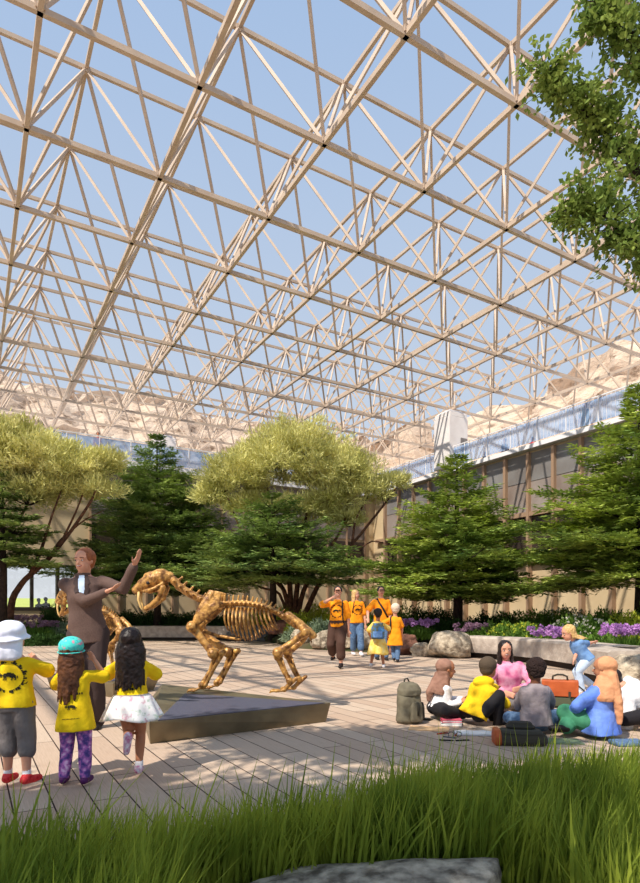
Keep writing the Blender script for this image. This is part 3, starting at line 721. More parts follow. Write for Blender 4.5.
# ================================================================ ROCKS, BENCHES
def rockmesh(w, d, h, seed, sub=4, rough=.16, cuts=7, topcut=.8):
    r = random.Random(seed); bm = __import__('bmesh').new(); __import__('bmesh').ops.create_icosphere(bm, subdivisions=sub, radius=1)
    planes = [(Vector((r.gauss(0,1), r.gauss(0,1), r.gauss(0,.8))).normalized(), .62+.25*r.random()) for _ in range(cuts)]+[(Vector((0,0,1)), topcut)]
    for v in bm.verts:
        p = v.co.copy()
        for n, k in planes:
            dd = p.dot(n)
            if dd > k: p -= n*(dd-k)*.92
        q = p*2.3+Vector((seed,0,0)); p *= 1+rough*(noise.noise(q)+.5*noise.noise(q*2.4)+.3*noise.noise(q*6))
        v.co = (p.x*w/2, p.y*d/2, p.z*h*.62)
    zmin = -h*.38
    for v in bm.verts:
        if v.co.z < zmin: v.co.z = zmin
    for v in bm.verts: v.co.z -= zmin
    me = bpy.data.meshes.new('rock'); bm.to_mesh(me); bm.free(); me.shade_smooth(); return me
def rock(label, px, py, w, h, m, seed, d=None, dd=.8, sub=4, rz=0, name='boulder', z=0, rough=.16):
    p = gnd(px, py) if d is None else Vector(((px-320)/F*d, d, 0))
    o = link(name, rockmesh(w, w*dd, h, seed, sub, rough), M[m]); o.location = (p.x, p.y+.22, max(0, soil(p.x, p.y+.22)-.03)-.01); o.rotation_euler = (0,0,rz)
    return tag(o, label, 'rock')
rock('dark grey boulder at the right end of the grey kerb, below the skeleton ribs', 252, 641, 2.1, .72, 'greyrock', 3, rz=.2)
rock('reddish boulder between the grey boulder and the pale rock, behind the hind legs', 281, 643, 1.25, .62, 'redrock', 5)
rock('pale rounded rock behind the skeleton\'s knee', 303, 648, .85, .5, 'rough', 7)
rock('pale rock left of the orange shirted man', 323, 650, .75, .6, 'rough', 9)
rock('pale boulder between the orange shirted man and the blond walker', 347, 651, 1.0, .75, 'rough', 11)
rock('pale boulder behind the child with the backpack', 368, 652, .8, .6, 'rough', 12)
rock('brown boulder right of the child in the long orange dress', 404, 655, 1.0, .62, 'redrock', 13, rz=.5)
rock('pale low rock between the brown boulder and the rough bench end', 425, 657, .65, .4, 'rough', 15)
rock('large rough boulder forming the far end of the stone bench', 452, 658, 1.22, .74, 'rough', 17, rz=-.3, rough=.1, dd=.9)
rock('rough boulder forming the near end of the stone bench at the right edge', 652, 690, 1.1, .56, 'rough', 19, rz=.4)
# foreground rock
p = at(386, 868, 2.02); o = link('boulder', rockmesh(1.02, .5, .52, 23, 5, .05, 9, .32), M['lichen']); o.location = (.20, 1.86, -.085); o.rotation_euler = (0,-.10,.10); tag(o, 'flat-topped grey rock in the grass at the bottom edge of the photo', 'rock')

def bench(label, path, zt, depth, name='stone_bench', recess=True):
    """path: front edge ground points; the seat extends away to the left-hand normal side"""
    t = thing(name, label, 'bench', path[0]); o0 = path[0]; P = []
    for i in range(len(path)-1):
        for s in range(5): P.append(path[i].lerp(path[i+1], s/5))
    P.append(path[-1]); P = [P[0]]+[(P[i-1]+P[i]+P[i+1])/3 for i in range(1, len(P)-1)]+[P[-1]]
    def sweep(prof):
        vs = []; fs = []; n = len(prof)
        for i, p in enumerate(P):
            tt = (P[min(i+1,len(P)-1)]-P[max(i-1,0)]).normalized(); nn = Vector((-tt.y, tt.x, 0))
            if nn.y < 0: nn = -nn
            for (a, z) in prof: vs.append(p-o0+nn*a+Vector((0,0,z)))
        for i in range(len(P)-1):
            for k in range(n): fs.append((i*n+k, (i+1)*n+k, (i+1)*n+(k+1)%n, i*n+(k+1)%n))
        fs.append(tuple(range(n))); fs.append(tuple(range((len(P)-1)*n, len(P)*n))[::-1]); return MB().add(vs, fs)
    sweep([(.0,.13),(.015,zt-.05),(.04,zt-.01),(.08,zt),(depth-.06,zt),(depth-.01,zt-.03),(depth,.13)]).build('seat_slab', M['stone'], t, smooth=False)
    sweep([(.12,0),(.12,.135),(depth-.08,.135),(depth-.08,0)]).build('recessed_base', M['stone_shade'], t, smooth=False)
    return t
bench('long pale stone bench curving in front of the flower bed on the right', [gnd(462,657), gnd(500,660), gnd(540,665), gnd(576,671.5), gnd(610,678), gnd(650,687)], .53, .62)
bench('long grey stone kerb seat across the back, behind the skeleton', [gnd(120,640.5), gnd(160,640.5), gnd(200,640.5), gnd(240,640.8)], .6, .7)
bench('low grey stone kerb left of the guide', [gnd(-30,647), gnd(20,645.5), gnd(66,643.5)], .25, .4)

# ================================================================ GRASS
GX = [-2.6,-1.1,-.5,-.1,.4,.95,1.8,2.6,3.4,4.4]; GY = [1.65,1.98,2.26,2.52,2.9,3.14,3.34,3.6,4.0,4.6]
def grass():
    n = 40000; r = np.random.default_rng(51)
    x = r.uniform(-2.6, 4.4, n); edge_y = np.interp(x, GX, GY)
    y = edge_y-r.random(n)**1.2*(edge_y-1.2)
    edge_y += 0
    k = (y > 1.2) & ~((x > -.42) & (x < .78) & (y < 2.0)); x, y, ey = x[k], y[k], edge_y[k]; n = len(x)
    den = np.array([noise.noise(Vector((a*1.7, b*1.7, 0))) for a, b in zip(x, y)])
    edgef = np.clip((ey-y)/.5, 0, 1)
    L = (.20+.17*edgef+.12*den+.14*r.random(n)); tall = r.random(n) < .03; L[tall] += .14
    W = .006+.012*r.random(n)
    phi = r.random(n)*2*PI; lean = .1+.5*r.random(n)**1.3
    ld = np.stack([np.cos(phi)*lean+.12, np.sin(phi)*lean, np.zeros(n)], 1)
    P = np.stack([x, y, np.zeros(n)], 1); sd = nrmz(np.stack([-np.sin(phi+r.normal(size=n)*.8), np.cos(phi), np.zeros(n)], 1))
    def pt(t): return P+np.stack([np.zeros(n), np.zeros(n), L*t*(1-.18*t*lean)], 1)+ld*(L*t*t*.75)[:,None]
    ts = [0,.35,.7,1]; ws = [1,.95,.6,.05]; Q = []
    for i in range(3):
        a, b = pt(ts[i]), pt(ts[i+1]); wa, wb = (W*ws[i]/2)[:,None], (W*ws[i+1]/2)[:,None]
        Q.append(np.stack([a-sd*wa, a+sd*wa, b+sd*wb, b-sd*wb], 1))
    o = quads('grass', np.concatenate(Q), M['grass']); tag(o, 'tall green grass filling the foreground bed', 'grass', kind='stuff')
    m = MB(); xs, ys = GX, GY
    vs = []; 
    for a, b in zip(xs, ys): vs += [(a, -.6, .012), (a, b-.03, .012)]
    m.add(vs, [(2*i, 2*i+2, 2*i+3, 2*i+1) for i in range(len(xs)-1)]); tag(m.build('grass_bed_soil', M['soil'], smooth=False), kind='structure')
grass()
print('leaf quads', nl)

# ================================================================ PEOPLE
def ik(a, t, l1, l2, pole):
    a, t, pole = Vector(a), Vector(t), Vector(pole); d = t-a; L = d.length
    if L > (l1+l2)*.995: t = a+d*((l1+l2)*.995/L); d = t-a; L = d.length
    L = max(L, abs(l1-l2)+.01, .02); u = d.normalized(); x = (l1*l1-l2*l2+L*L)/(2*L); h = math.sqrt(max(l1*l1-x*x, 0))
    p = pole-u*pole.dot(u); p = p.normalized() if p.length > 1e-4 else u.orthogonal().normalized()
    return a+u*x+p*h, t
def frame(f, u=Vector((0,0,1))):
    f = Vector(f).normalized(); r = f.cross(Vector(u)).normalized(); u2 = r.cross(f)
    return r, f, u2, Matrix(((r.x,f.x,u2.x),(r.y,f.y,u2.y),(r.z,f.z,u2.z)))
def hand(mb, w, d, n, hl, curl=.35, side=1, spread=.12):
    """w wrist, d direction, n palm normal (fingers curl towards it), side=+1 puts the thumb on +s"""
    d = Vector(d).normalized(); n = Vector(n); n = (n-d*n.dot(d)).normalized(); s = d.cross(n)*side
    mb.loft([(w-d*hl*.05, s, n, hl*.15, hl*.11), (w+d*hl*.15, s, n, hl*.19, hl*.1), (w+d*hl*.38, s, n, hl*.22, hl*.085), (w+d*hl*.5, s, n, hl*.2, hl*.07)], n=12, pw=2.6)
    for k, (o, l) in enumerate(((.165,.42),(.055,.48),(-.055,.45),(-.16,.35))):
        p = w+d*hl*.46+s*hl*o; dd = (d+s*(o*spread*4)).normalized(); pts = [p]
        for j in range(3):
            an = curl*(.5+j*.6); v = dd*math.cos(an)+n*math.sin(an); pts.append(pts[-1]+v*hl*l*(.45,.32,.23)[j])
        mb.chain(pts, [hl*.052, hl*.05, hl*.045, hl*.038], 8)
    p = w+d*hl*.14+s*hl*.15; v1 = (d*.7+s*.75+n*.15).normalized(); v2 = (d*.95+s*.35+n*.3).normalized()
    mb.chain([p, p+v1*hl*.2, p+v1*hl*.2+v2*hl*.16, p+v1*hl*.2+v2*hl*.28], [hl*.07, hl*.058, hl*.05, hl*.04], 8)

class Fig: pass
def person(label, base, H, kid, fwd, pel, neck, head, look, hands, feet, top, legs, skin='skin', group=None, voxel=None, name='person',
           elb=None, kne=None, face=True, handn=None, curl=(.35,.35), shoulder=None, fine=1.0, headk=None, cat='person', toe=None, female=False):
    """all points are offsets (x, y, z) in metres from base; fwd is where the chest faces"""
    g = Fig(); t = thing(name, label, cat, base, 0, group); g.t = t
    hh = H*(headk or (.185 if kid else .135)); g.hh = hh
    th, sh, ua, fa, hl, sw, hw = [H*q for q in ((.205,.21,.15,.13,.088,.078,.05) if kid else (.245,.246,.172,.15,.105,.092,.052))]
    f = Vector((fwd[0], fwd[1], 0)).normalized(); P = Vector(pel); N = Vector(neck); hc = Vector(head)
    up = (N-P).normalized(); R = f.cross(up).normalized(); Fw = up.cross(R).normalized()
    sv = Vector(shoulder).normalized() if shoulder else R
    g.P, g.N, g.R, g.F, g.up = P, N, R, Fw, up; T = (N-P).length
    SR, SL = N+sv*sw-up*H*.040, N-sv*sw-up*H*.040
    HR, HL = P+R*hw, P-R*hw
    vx = voxel or H*.0072/fine; g.vx = vx; g.H = H
    body = MB()
    k = 1.08 if kid else 1
    # trunk rings (centre, right, forward, half width, half depth)
    cen = lambda q: P.lerp(N, q)+Fw*H*.012*math.sin(PI*q)
    tr = [(-.14,.070,.055),(-.02,.092,.064),(.2,.082,.058),(.42,.076,.055),(.62,.086,.062),(.82,.088,.058),(.94,.068,.044),(1.04,.040,.034)]
    if female: tr = [(-.14,.074,.056),(-.02,.097,.066),(.2,.082,.056),(.4,.070,.050),(.62,.080,.064),(.82,.086,.058),(.94,.070,.042),(1.03,.034,.030)]
    g.rings = [(cen(q), (R if q < .6 else (R*.3+sv*.7).normalized()), Fw, a*H, b*H) for q, a, b in tr]
    body.loft(g.rings, n=18)
    rr, hf, hu, HM = frame(look, Vector((0,0,1))*.9+up*.1); g.hM = HM; g.hr, g.hf, g.hu, g.hc = rr, hf, hu, hc
    at_ = lambda a, b, c: hc+rr*(a*hh)+hf*(b*hh)+hu*(c*hh)
    g.at = at_
    body.cap(N-up*H*.01, at_(0,-.1,-.22), H*.034*k, H*.031*k)
    body.ell(at_(0,-.05,.12), (.345*hh,.42*hh,.38*hh), HM, 20, 14)
    body.ell(at_(0,.07,-.17), (.27*hh,.29*hh,.31*hh), HM, 18, 12)
    if face:
        body.ell(at_(0,.2,-.385), (.11*hh,.1*hh,.085*hh), HM)
        body.cap(at_(0,.33,.02), at_(0,.425,-.13), .035*hh, .055*hh, 8)
        body.ell(at_(0,.30,.10), (.24*hh,.08*hh,.05*hh), HM)
        for s in (-1,1): body.ell(at_(.335*s,-.03,-.02), (.04*hh,.075*hh,.115*hh), HM)
    # arms
    g.arm = []
    el = elb or ((0,0,-1),(0,0,-1)); hn = handn or (-f, -f)
    for i, (S_, wt, sd) in enumerate(((SL, hands[0], -1), (SR, hands[1], 1))):
        wt = Vector(wt); E, Wp = ik(S_, wt, ua, fa, Vector(el[i]))
        body.chain([S_-sv*sd*H*.02, S_, S_.lerp(E,.5), E, E.lerp(Wp,.3), Wp], [H*.032, H*.032, H*.027, H*.022, H*.023, H*.0155])
        d = (Wp-E).normalized(); nrm = Vector(hn[i])
        if abs(nrm.normalized().dot(d)) > .9: nrm = d.orthogonal()
        hand(body, Wp+d*H*.004, d, nrm, hl, curl[i], side=1 if i == 0 else -1); g.arm.append((S_, E, Wp))
    g.leg = []; kn = kne or ((f), (f))
    toes = toe or (f, f)
    for i, (S_, at2) in enumerate(((HL, feet[0]), (HR, feet[1]))):
        Kp, A = ik(S_, Vector(at2), th, sh, Vector(kn[i])); 
        body.chain([S_, S_.lerp(Kp,.5), Kp, Kp.lerp(A,.3)-(f*H*.008), A], [H*.052, H*.043, H*.031, H*.033, H*.021])
        tv = Vector(toes[i]).normalized(); dz = Vector((0,0,-1)); dn = (A-Kp).normalized()
        body.chain([A, A+dn*H*.018-tv*H*.012, A+dn*H*.024+tv*H*.07], [H*.021, H*.02, H*.015]); g.leg.append((S_, Kp, A, tv, dn))
    ob = body.blob('body', M[skin], t, vx, 2); g.body = ob
    if face:
        q = MB()
        for s in (-1,1): q.ell(at_(.14*s,.335,0), (.046*hh,.03*hh,.026*hh), HM)
        q.build('eyes', M['eyewhite'], t)
        q = MB()
        for s in (-1,1): q.ell(at_(.14*s,.352,0), (.028*hh,.018*hh,.026*hh), HM)
        q.build('irises', M['iris'], t)
        q = MB()
        for s in (-1,1): q.cap(at_(.07*s,.375,.105), at_(.21*s,.335,.105), .014*hh, .01*hh, 6)
        q.build('eyebrows', M['hair_brown'], t)
        q = MB(); q.chain([at_(-.105,.325,-.205), at_(-.04,.355,-.235), at_(.04,.355,-.235), at_(.105,.325,-.205)], [.012*hh,.026*hh,.026*hh,.012*hh], 8); q.build('mouth', M['lips'], t)
        if face == 'smile':
            q = MB(); q.chain([at_(-.07,.358,-.214), at_(0,.378,-.23), at_(.07,.358,-.214)], [.01*hh,.016*hh,.01*hh], 8); q.build('teeth', M['eyewhite'], t)
    if top: g.top = make_top(g, **top)
    if legs: make_legs(g, **legs)
    return g
def make_top(g, m, infl=.014, hem=-.1, sleeve=.55, flare=0, name='shirt', hood=False, sleeveinf=.012, collar=False):
    H = g.H; b = MB(); rings = []
    for k, (c, X, Y, a, d) in enumerate(g.rings):
        q = (c-g.P).dot(g.up)/max((g.N-g.P).length, .01)
        if q < max(hem, .1): continue
        fl = flare*max(0, .5-q)*H; rings.append((c, X, Y, a+infl*H+fl, d+infl*H+fl*.8))
    hc = g.P.lerp(g.N, hem); r0 = rings[0]; fl = flare*(.5-hem)*H
    rings = [(hc, g.R, g.F, .092*H+infl*H+fl, .064*H+infl*H+fl*.8)]+rings
    rings[-1] = (rings[-1][0]-g.up*H*.012, rings[-1][1], rings[-1][2], rings[-1][3]*.86, rings[-1][4]*.9)
    rings.append((g.N+g.up*H*.014, g.R, g.F, .043*H, .042*H))
    b.loft(rings, n=20)
    L = g.arm[0]
    for (S_, E, W) in g.arm:
        b.cap(S_, S_, H*.039, H*.039)
        if sleeve <= .5:
            e = S_.lerp(E, sleeve*2); b.chain([S_, e], [H*.038, H*.036+sleeveinf*H*.22])
        else:
            e = E.lerp(W, (sleeve-.5)*2*.98); b.chain([S_, S_.lerp(E,.5), E, e], [H*.038, H*.032+sleeveinf*H*.2, H*.0265+sleeveinf*H*.25, H*.0215+sleeveinf*H*.25])
    if hood:
        b.ell(g.N-g.F*H*.045+g.up*H*.005, (H*.085,H*.05,H*.045), None)
    o = b.blob(name, M[m], g.t, g.vx*1.1, 2, disp=.0055*H if H > .5 else 0, ds=9/H)
    if collar:
        MB().loft([(g.N+g.up*H*.0, g.R, g.F, .047*H, .044*H), (g.N+g.up*H*.02, g.R, g.F, .043*H, .04*H)], n=16).build('collar', M[m], g.t)
    return o
def make_legs(g, m=None, upto=1.0, infl=.010, shoe=None, name='trousers', skirt=None, waist=.12, belloff=0):
    H = g.H
    if m:
        b = MB(); q0 = [r for r in g.rings][:3]
        rings = [(c, X, Y, a+infl*H, d+infl*H) for c, X, Y, a, d in q0]; b.loft(rings, n=18)
        for (S_, K, A, tv, dn) in g.leg:
            pts = [S_, S_.lerp(K,.5), K, K.lerp(A,.4), K.lerp(A,.97)]; ra = [.056,.048,.037,.036+belloff,.029+belloff*1.6]
            if upto < 1:
                tot = upto*2; 
                if tot <= 1: e = S_.lerp(K, tot); pts = [S_, S_.lerp(e,.5), e]; ra = [.056,.052,.047]
                else: e = K.lerp(A, tot-1); pts = [S_, S_.lerp(K,.5), K, e]; ra = [.056,.049,.042,.041]
            b.chain(pts, [(q+infl*.7)*H for q in ra])
        b.blob(name, M[m], g.t, g.vx*1.1, 2, disp=.004*H, ds=9/H)
    if shoe:
        for (S_, K, A, tv, dn) in g.leg:
            b = MB(); b.chain([A+dn*H*.006, A+dn*H*.022-tv*H*.014, A+dn*H*.028+tv*H*.045, A+dn*H*.028+tv*H*.083], [H*.029, H*.027, H*.024, H*.02])
            b.blob('shoe', M[shoe], g.t, g.vx, 2)
    if skirt: skirt_(g, **skirt)
def skirt_(g, m, z0=.08, length=.22, w0=.1, w1=.2, folds=9, amp=.08, name='skirt', d=None, n=72):
    H = g.H; vs = []; fs = []; top = g.P+g.up*z0*H; dn = Vector(d) if d else -Vector((0,0,1)); m_ = 10
    for i in range(m_+1):
        t = i/m_; w = (w0+(w1-w0)*t**.8)*H
        for k in range(n):
            an = 2*PI*k/n; a = 1+amp*t*math.sin(an*folds+2*math.sin(an*2))
            vs.append(top+dn*length*H*t+g.R*w*a*math.cos(an)+g.F*w*.78*a*math.sin(an)+Vector((0,0,1))*.012*H*t*math.sin(an*3+1))
    for i in range(m_):
        for k in range(n): fs.append((i*n+k, i*n+(k+1)%n, (i+1)*n+(k+1)%n, (i+1)*n+k))
    fs.append(tuple(range(n)))
    o = MB().add(vs, fs).build(name, M[m], g.t); md_ = o.modifiers.new('s', 'SOLIDIFY'); md_.thickness = .006*H
    return o
def hair_cap(g, m, k=1.0, name='hair', low=0, back=.0, disp=.02):
    hh = g.hh; b = MB(); b.ell(g.at(0,-.11-back,.15), (.385*hh*k,.42*hh*k,.385*hh*k), g.hM, 22, 14)
    b.ell(g.at(0,-.2,-.05-low), (.32*hh*k,.27*hh*k,.3*hh*k), g.hM, 18, 12)
    return b.blob(name, M[m], g.t, hh*.035, 1, disp=disp*hh, ds=9/hh*.6)
def hair_long(g, m, L=1.3, seed=1, spread=110, width=1.0, dirv=None, n=60):
    r = random.Random(seed); hh = g.hh; b = MB()
    b.ell(g.at(0,-.1,.16), (.385*hh,.43*hh,.385*hh), g.hM, 22, 14); b.ell(g.at(0,-.22,-.12), (.33*hh,.26*hh,.35*hh), g.hM)
    dv = Vector(dirv) if dirv else Vector((0,0,-1))
    for k in range(n):
        an = math.radians(-spread+2*spread*(k+.5)/n); s, c = math.sin(an), -math.cos(an)
        p0 = g.at(.32*s,.36*c-.06,.12); p1 = g.at(.38*s*width,.36*c-.10,-.25)+dv*hh*.05
        ll = L*(.8+.28*r.random()); p2 = g.at(.37*s*width,.34*c-.12,-.25)+dv*hh*ll*.5; p3 = p2+dv*hh*ll*.5+Vector((r.gauss(0,.04),r.gauss(0,.03),0))*hh
        b.chain([p0,p1,p2,p3], [.05*hh,.07*hh,.065*hh,.025*hh], 6)
    return b.blob('hair', M[m], g.t, hh*.03, 1, disp=.02*hh, ds=30/hh*.3)
def scarf(g, m, seed=1, back=.9, tail=True):
    hh = g.hh; H = g.H; b = MB()
    b.ell(g.at(0,-.15,.13), (.40*hh,.44*hh,.41*hh), g.hM, 22, 14); b.ell(g.at(0,-.17,-.22), (.36*hh,.36*hh,.38*hh), g.hM, 20, 12)
    n0 = g.N; b.loft([(g.at(0,-.12,-.3), g.R, g.F, .32*hh, .32*hh), (n0-g.F*.02*H, g.R, g.F, .085*H, .072*H), (n0-g.up*.07*H-g.F*.015*H, g.R, g.F, .108*H, .085*H), (n0-g.up*.1*H-g.F*.015*H, g.R, g.F, .104*H, .08*H)], n=22)
    if tail:
        q = g.at(-.12,-.35,-.35); b.chain([q, g.N-g.F*.10*H-g.up*.1*H, g.N-g.F*.11*H-g.up*.1*H-Vector((0,0,1))*back*.18*H], [.26*hh,.20*hh,.12*hh])
        b.chain([g.at(.3,-.1,-.4), g.N+g.R*.09*H+g.F*.02*H-g.up*.1*H, g.N+g.R*.1*H+g.F*.04*H-g.up*.22*H], [.12*hh,.11*hh,.07*hh])
    # open the face: keep what lies behind the face plane
    o = b.blob('head_scarf', M[m], g.t, hh*.035, 2, disp=.03*hh, ds=3/hh)
    return o
def print_on(obj, g, cells, m='print', back=True, off=.004, name='shirt_print', start=.6):
    """cells: quads in (u,v) metres about the middle of the back/chest, pressed onto the cloth"""
    me = obj.data; bv = BVHTree.FromPolygons([v.co for v in me.vertices], [p.vertices[:] for p in me.polygons])
    sgn = -1 if back else 1; c = g.P.lerp(g.N, .66); vs = []; fs = []
    for cell in cells:
        pts = []
        for u, v in cell:
            o = c+g.R*u+g.up*v+g.F*sgn*start; h = bv.ray_cast(o, -g.F*sgn)
            if h[0] is None: break
            pts.append(h[0]+g.F*sgn*off)
        if len(pts) == 4: k = len(vs); vs += pts; fs.append((k,k+1,k+2,k+3))
    if vs: MB().add(vs, fs).build(name, M[m], g.t, smooth=False)
CAT = ["...........#####.......", ".##....############....", "#####.##############...", "########.############..", "##.#..###############.#", ".#.#..####....#######.#", "......##.#......##.##.#", "......#..#......#...#..", ".....##.##.....##..##.."]
def logo(sz, ring=True, text=False):
    out = []; w = sz/23
    for j, row in enumerate(CAT):
        for i, ch in enumerate(row):
            if ch == '#': x, y = (i-11.5)*w, (4-j)*w*1.05; out.append([(x,y),(x+w*1.02,y),(x+w*1.02,y+w*1.06),(x,y+w*1.06)])
    if ring:
        for k in range(44):
            if k in (10,11,32,33): continue
            a = 2*PI*k/44; R0, R1 = sz*.72, sz*(.79+.05*(k%3)); da = .045+.02*((k*7)%3)
            out.append([(R0*math.cos(a-da),R0*math.sin(a-da)),(R0*math.cos(a+da),R0*math.sin(a+da)),(R1*math.cos(a+da*.8),R1*math.sin(a+da*.8)),(R1*math.cos(a-da*.8),R1*math.sin(a-da*.8))])
    return out

def O(px, py, d, base):            # offset of a photographed point at depth d from a base
    return tuple(at(px, py, d)-Vector(base))
# ---- guide
def guide():
    d = 5.55; B = gnd(91, 728); B = Vector((B.x, d, 0)); o = lambda px, py, dd=0: O(px, py, d+dd, B)
    g = person('tall guide in a brown suit with short reddish hair, arms stretched towards the skeleton', B, 1.72, False, (.22,-1), o(88,634), o(83,576), o(84,561,-.02), (-.22,-1,.0),
        [o(134,566,-.20), o(106,592,-.24)], [o(97,721,.02), o(84,722,-.05)],
        dict(m='suit', infl=.012, hem=-.16, sleeve=.985, flare=.004, name='jacket', sleeveinf=.012), dict(m='trouser', infl=.008, shoe='shoe', belloff=.006),
        face='smile', elb=((0,.1,-1),(-.35,.1,-1)), handn=((0,-.3,1),(0,-.2,1)), curl=(.18,.3), fine=1.25, female=True, toe=((.3,-1,0),(-.2,-1,0)))
    hair_cap(g, 'hair_red', 1.03, disp=.01)
    H = g.H
    # blouse front and lapels
    def inside(poly, x, y):
        c = False
        for k in range(len(poly)):
            (x1,y1),(x2,y2) = poly[k-1], poly[k]
            if (y1 > y) != (y2 > y) and x < (x2-x1)*(y-y1)/(y2-y1)+x1: c = not c
        return c
    def cells(poly, st=.006):
        xs_ = [q[0] for q in poly]; ys_ = [q[1] for q in poly]; out = []
        x = min(xs_)
        while x < max(xs_):
            y = min(ys_)
            while y < max(ys_):
                if inside(poly, x+st/2, y+st/2): out.append([(x,y),(x+st,y),(x+st,y+st),(x,y+st)])
                y += st
            x += st
        return out
    print_on(g.top, g, cells([(-.026,.185),(.026,.185),(.03,.06),(.0,-.06),(-.03,.06)]), 'paleblue', False, .004, 'blouse', .155)
    for sg in (-1,1): print_on(g.top, g, cells([(sg*.028,.185),(sg*.028,.06),(0,-.07),(sg*.016,-.075),(sg*.068,.05),(sg*.055,.09),(sg*.075,.11),(sg*.05,.185)]), 'trouser', False, .008, 'lapel', .155)
    q = MB()
    q.loft([(g.P-g.up*.075, g.R, g.F, .150, .112), (g.P-g.up*.045, g.R, g.F, .152, .114)], n=28); q.build('blouse_hem', M['white'], g.t)
    q = MB()
    for z in (-.02,-.1): q.ell(g.P.lerp(g.N,.5)+g.up*z+g.F*.118, (.009,.006,.009))
    q.build('buttons', M['shoe'], g.t)
guide()
# ---- the three children in yellow
def boy():
    d = 3.65; B = Vector(((16-320)/F*d, d, 0)); o = lambda px, py, dd=0: O(px, py, d+dd, B)
    g = person('child in a white sun hat, yellow shirt, grey shorts and red shoes', B, 1.04, True, (.05,1), o(15,704), o(14,656), o(13,637), (.12,1,.15),
        [o(-8,662,.20), o(37,660,.17)], [o(8,779), o(27,781,-.05)], dict(m='yellow', infl=.017, hem=-.05, sleeve=.46, flare=.02, sleeveinf=.05), dict(m='greyshort', upto=.66, infl=.016, shoe='red', name='shorts'), face=True,
        elb=((-1,0,-.7),(1,0,-.7)), toe=((.05,1,0),(.45,.9,0)), fine=1.1)
    for (S_, K, A, tv, dn) in g.leg: MB().chain([A-dn*.045, A-dn*.005], [.024,.026]).build('sock', M['white'], g.t)
    hh = g.hh; b = MB(); b.ell(g.at(0,-.08,.2), (.44*hh,.48*hh,.36*hh), g.hM, 22, 12)
    b.loft([(g.at(0,-.08,.06), g.hr, g.hf, .43*hh, .47*hh), (g.at(0,-.08,-.02), g.hr, g.hf, .5*hh, .62*hh), (g.at(0,-.06,-.06), g.hr, g.hf, .5*hh, .64*hh)], n=24)
    b.loft([(g.at(0,-.2,.02), g.hr, g.hf, .41*hh, .3*hh), (g.at(0,-.28,-.3), g.hr, g.hf, .44*hh, .3*hh), (g.at(0,-.34,-.58), g.hr, g.hf, .45*hh, .26*hh), (g.at(0,-.38,-.66), g.hr, g.hf, .3*hh, .16*hh)], n=24)
    b.blob('sun_hat', M['hat'], g.t, .007, 2, disp=.006, ds=14)
    print_on(g.top, g, [[(u, v-.02) for u, v in c] for c in logo(.115)])
boy()
def girl2():
    d = 3.69; B = Vector(((76-320)/F*d, d, 0)); o = lambda px, py, dd=0: O(px, py, d+dd, B)
    g = person('small child in a teal patterned cap and yellow shirt with purple leggings', B, .93, True, (-.05,1), o(75,714), o(73,670), o(72,652), (0,1,.1),
        [o(60,668,.16), o(95,661,.08)], [o(64,776), o(85,777,-.02)], dict(m='yellow', infl=.014, hem=-.36, sleeve=.45, flare=.03, sleeveinf=.05), dict(m='galaxy', infl=.011, shoe='purpleboot', name='leggings'), face=True,
        elb=((-.3,0,-1),(.25,0,-1)), toe=((-.1,1,0),(.1,1,0)), fine=1.1)
    for (S_, K, A, tv, dn) in g.leg: MB().chain([A-dn*.04, A+dn*.01], [.03,.028]).build('boot_shaft', M['purpleboot'], g.t)
    hair_long(g, 'hair_brown', 1.45, 3, 105, 1.05, n=46)
    hh = g.hh; b = MB(); b.ell(g.at(0,-.06,.22), (.43*hh,.48*hh,.36*hh), g.hM, 22, 12); b.ell(g.at(0,.42,.12), (.28*hh,.26*hh,.05*hh), g.hM)
    b.blob('cap', M['teal'], g.t, .006, 1)
    MB().tube([g.at(.44*math.sin(a),-.06-.48*math.cos(a),.03) for a in [k*2*PI/24 for k in range(25)]], .012*hh*2, 6).build('cap_band', M['teal'], g.t)
    print_on(g.top, g, [[(u, v-.13) for u, v in c] for c in logo(.07, False)]+[[(u,v-.005-.05) for u, v in ((x,0),(x+.007,0),(x+.007,.012),(x,.012))] for x in [-.055+.0115*k for k in range(11) if k not in (4,)]]+[[(u,v-.2) for u, v in ((x,0),(x+.004,0),(x+.004,.006),(x,.006))] for x in [-.05+.008*k for k in range(13)]])
girl2()
def girl3():
    d = 3.87; B = Vector(((137-320)/F*d, d, 0)); o = lambda px, py, dd=0: O(px, py, d+dd, B)
    g = person('child with long black hair, yellow shirt and white floral skirt, one leg kicked back', B, 1.0, True, (-.05,1), o(132,703), o(131,659), o(131,642), (-.12,1,.1),
        [o(118,668,.20), o(147,668,.20)], [o(128,738,-.20), o(139,766,0)], dict(m='yellow', infl=.014, hem=-.02, sleeve=.44, flare=.01, sleeveinf=.05), dict(m=None, shoe='pinkshoe', skirt=dict(m='floral', z0=.06, length=.16, w0=.105, w1=.185, folds=8, amp=.09)), skin='skin_tan', face=True,
        elb=((-.8,0,-.6),(.8,0,-.6)), kne=((-.2,.8,-.3),(0,1,0)), toe=((-.1,0,-1),(-.15,1,-.05)), fine=1.1)
    S_, K, A, tv, dn = g.leg[1]; MB().chain([A-dn*.03, A-dn*.0], [.025,.027]).build('sock', M['white'], g.t)
    hair_long(g, 'hair_black', 1.3, 5, 118, 1.22, n=64)
    q = MB()
    for k in range(19):
        pass
    a0 = g.N+g.R*.085; sash = [(.085,.0),(-.07,-.05),(-.085,-.12),(-.02,-.19),(.06,-.21),(.1,-.16)]
    print_on(g.top, g, [[(u, v-.015) for u, v in c] for c in logo(.10)])
girl3()
for ch in list(C.objects):
    pass

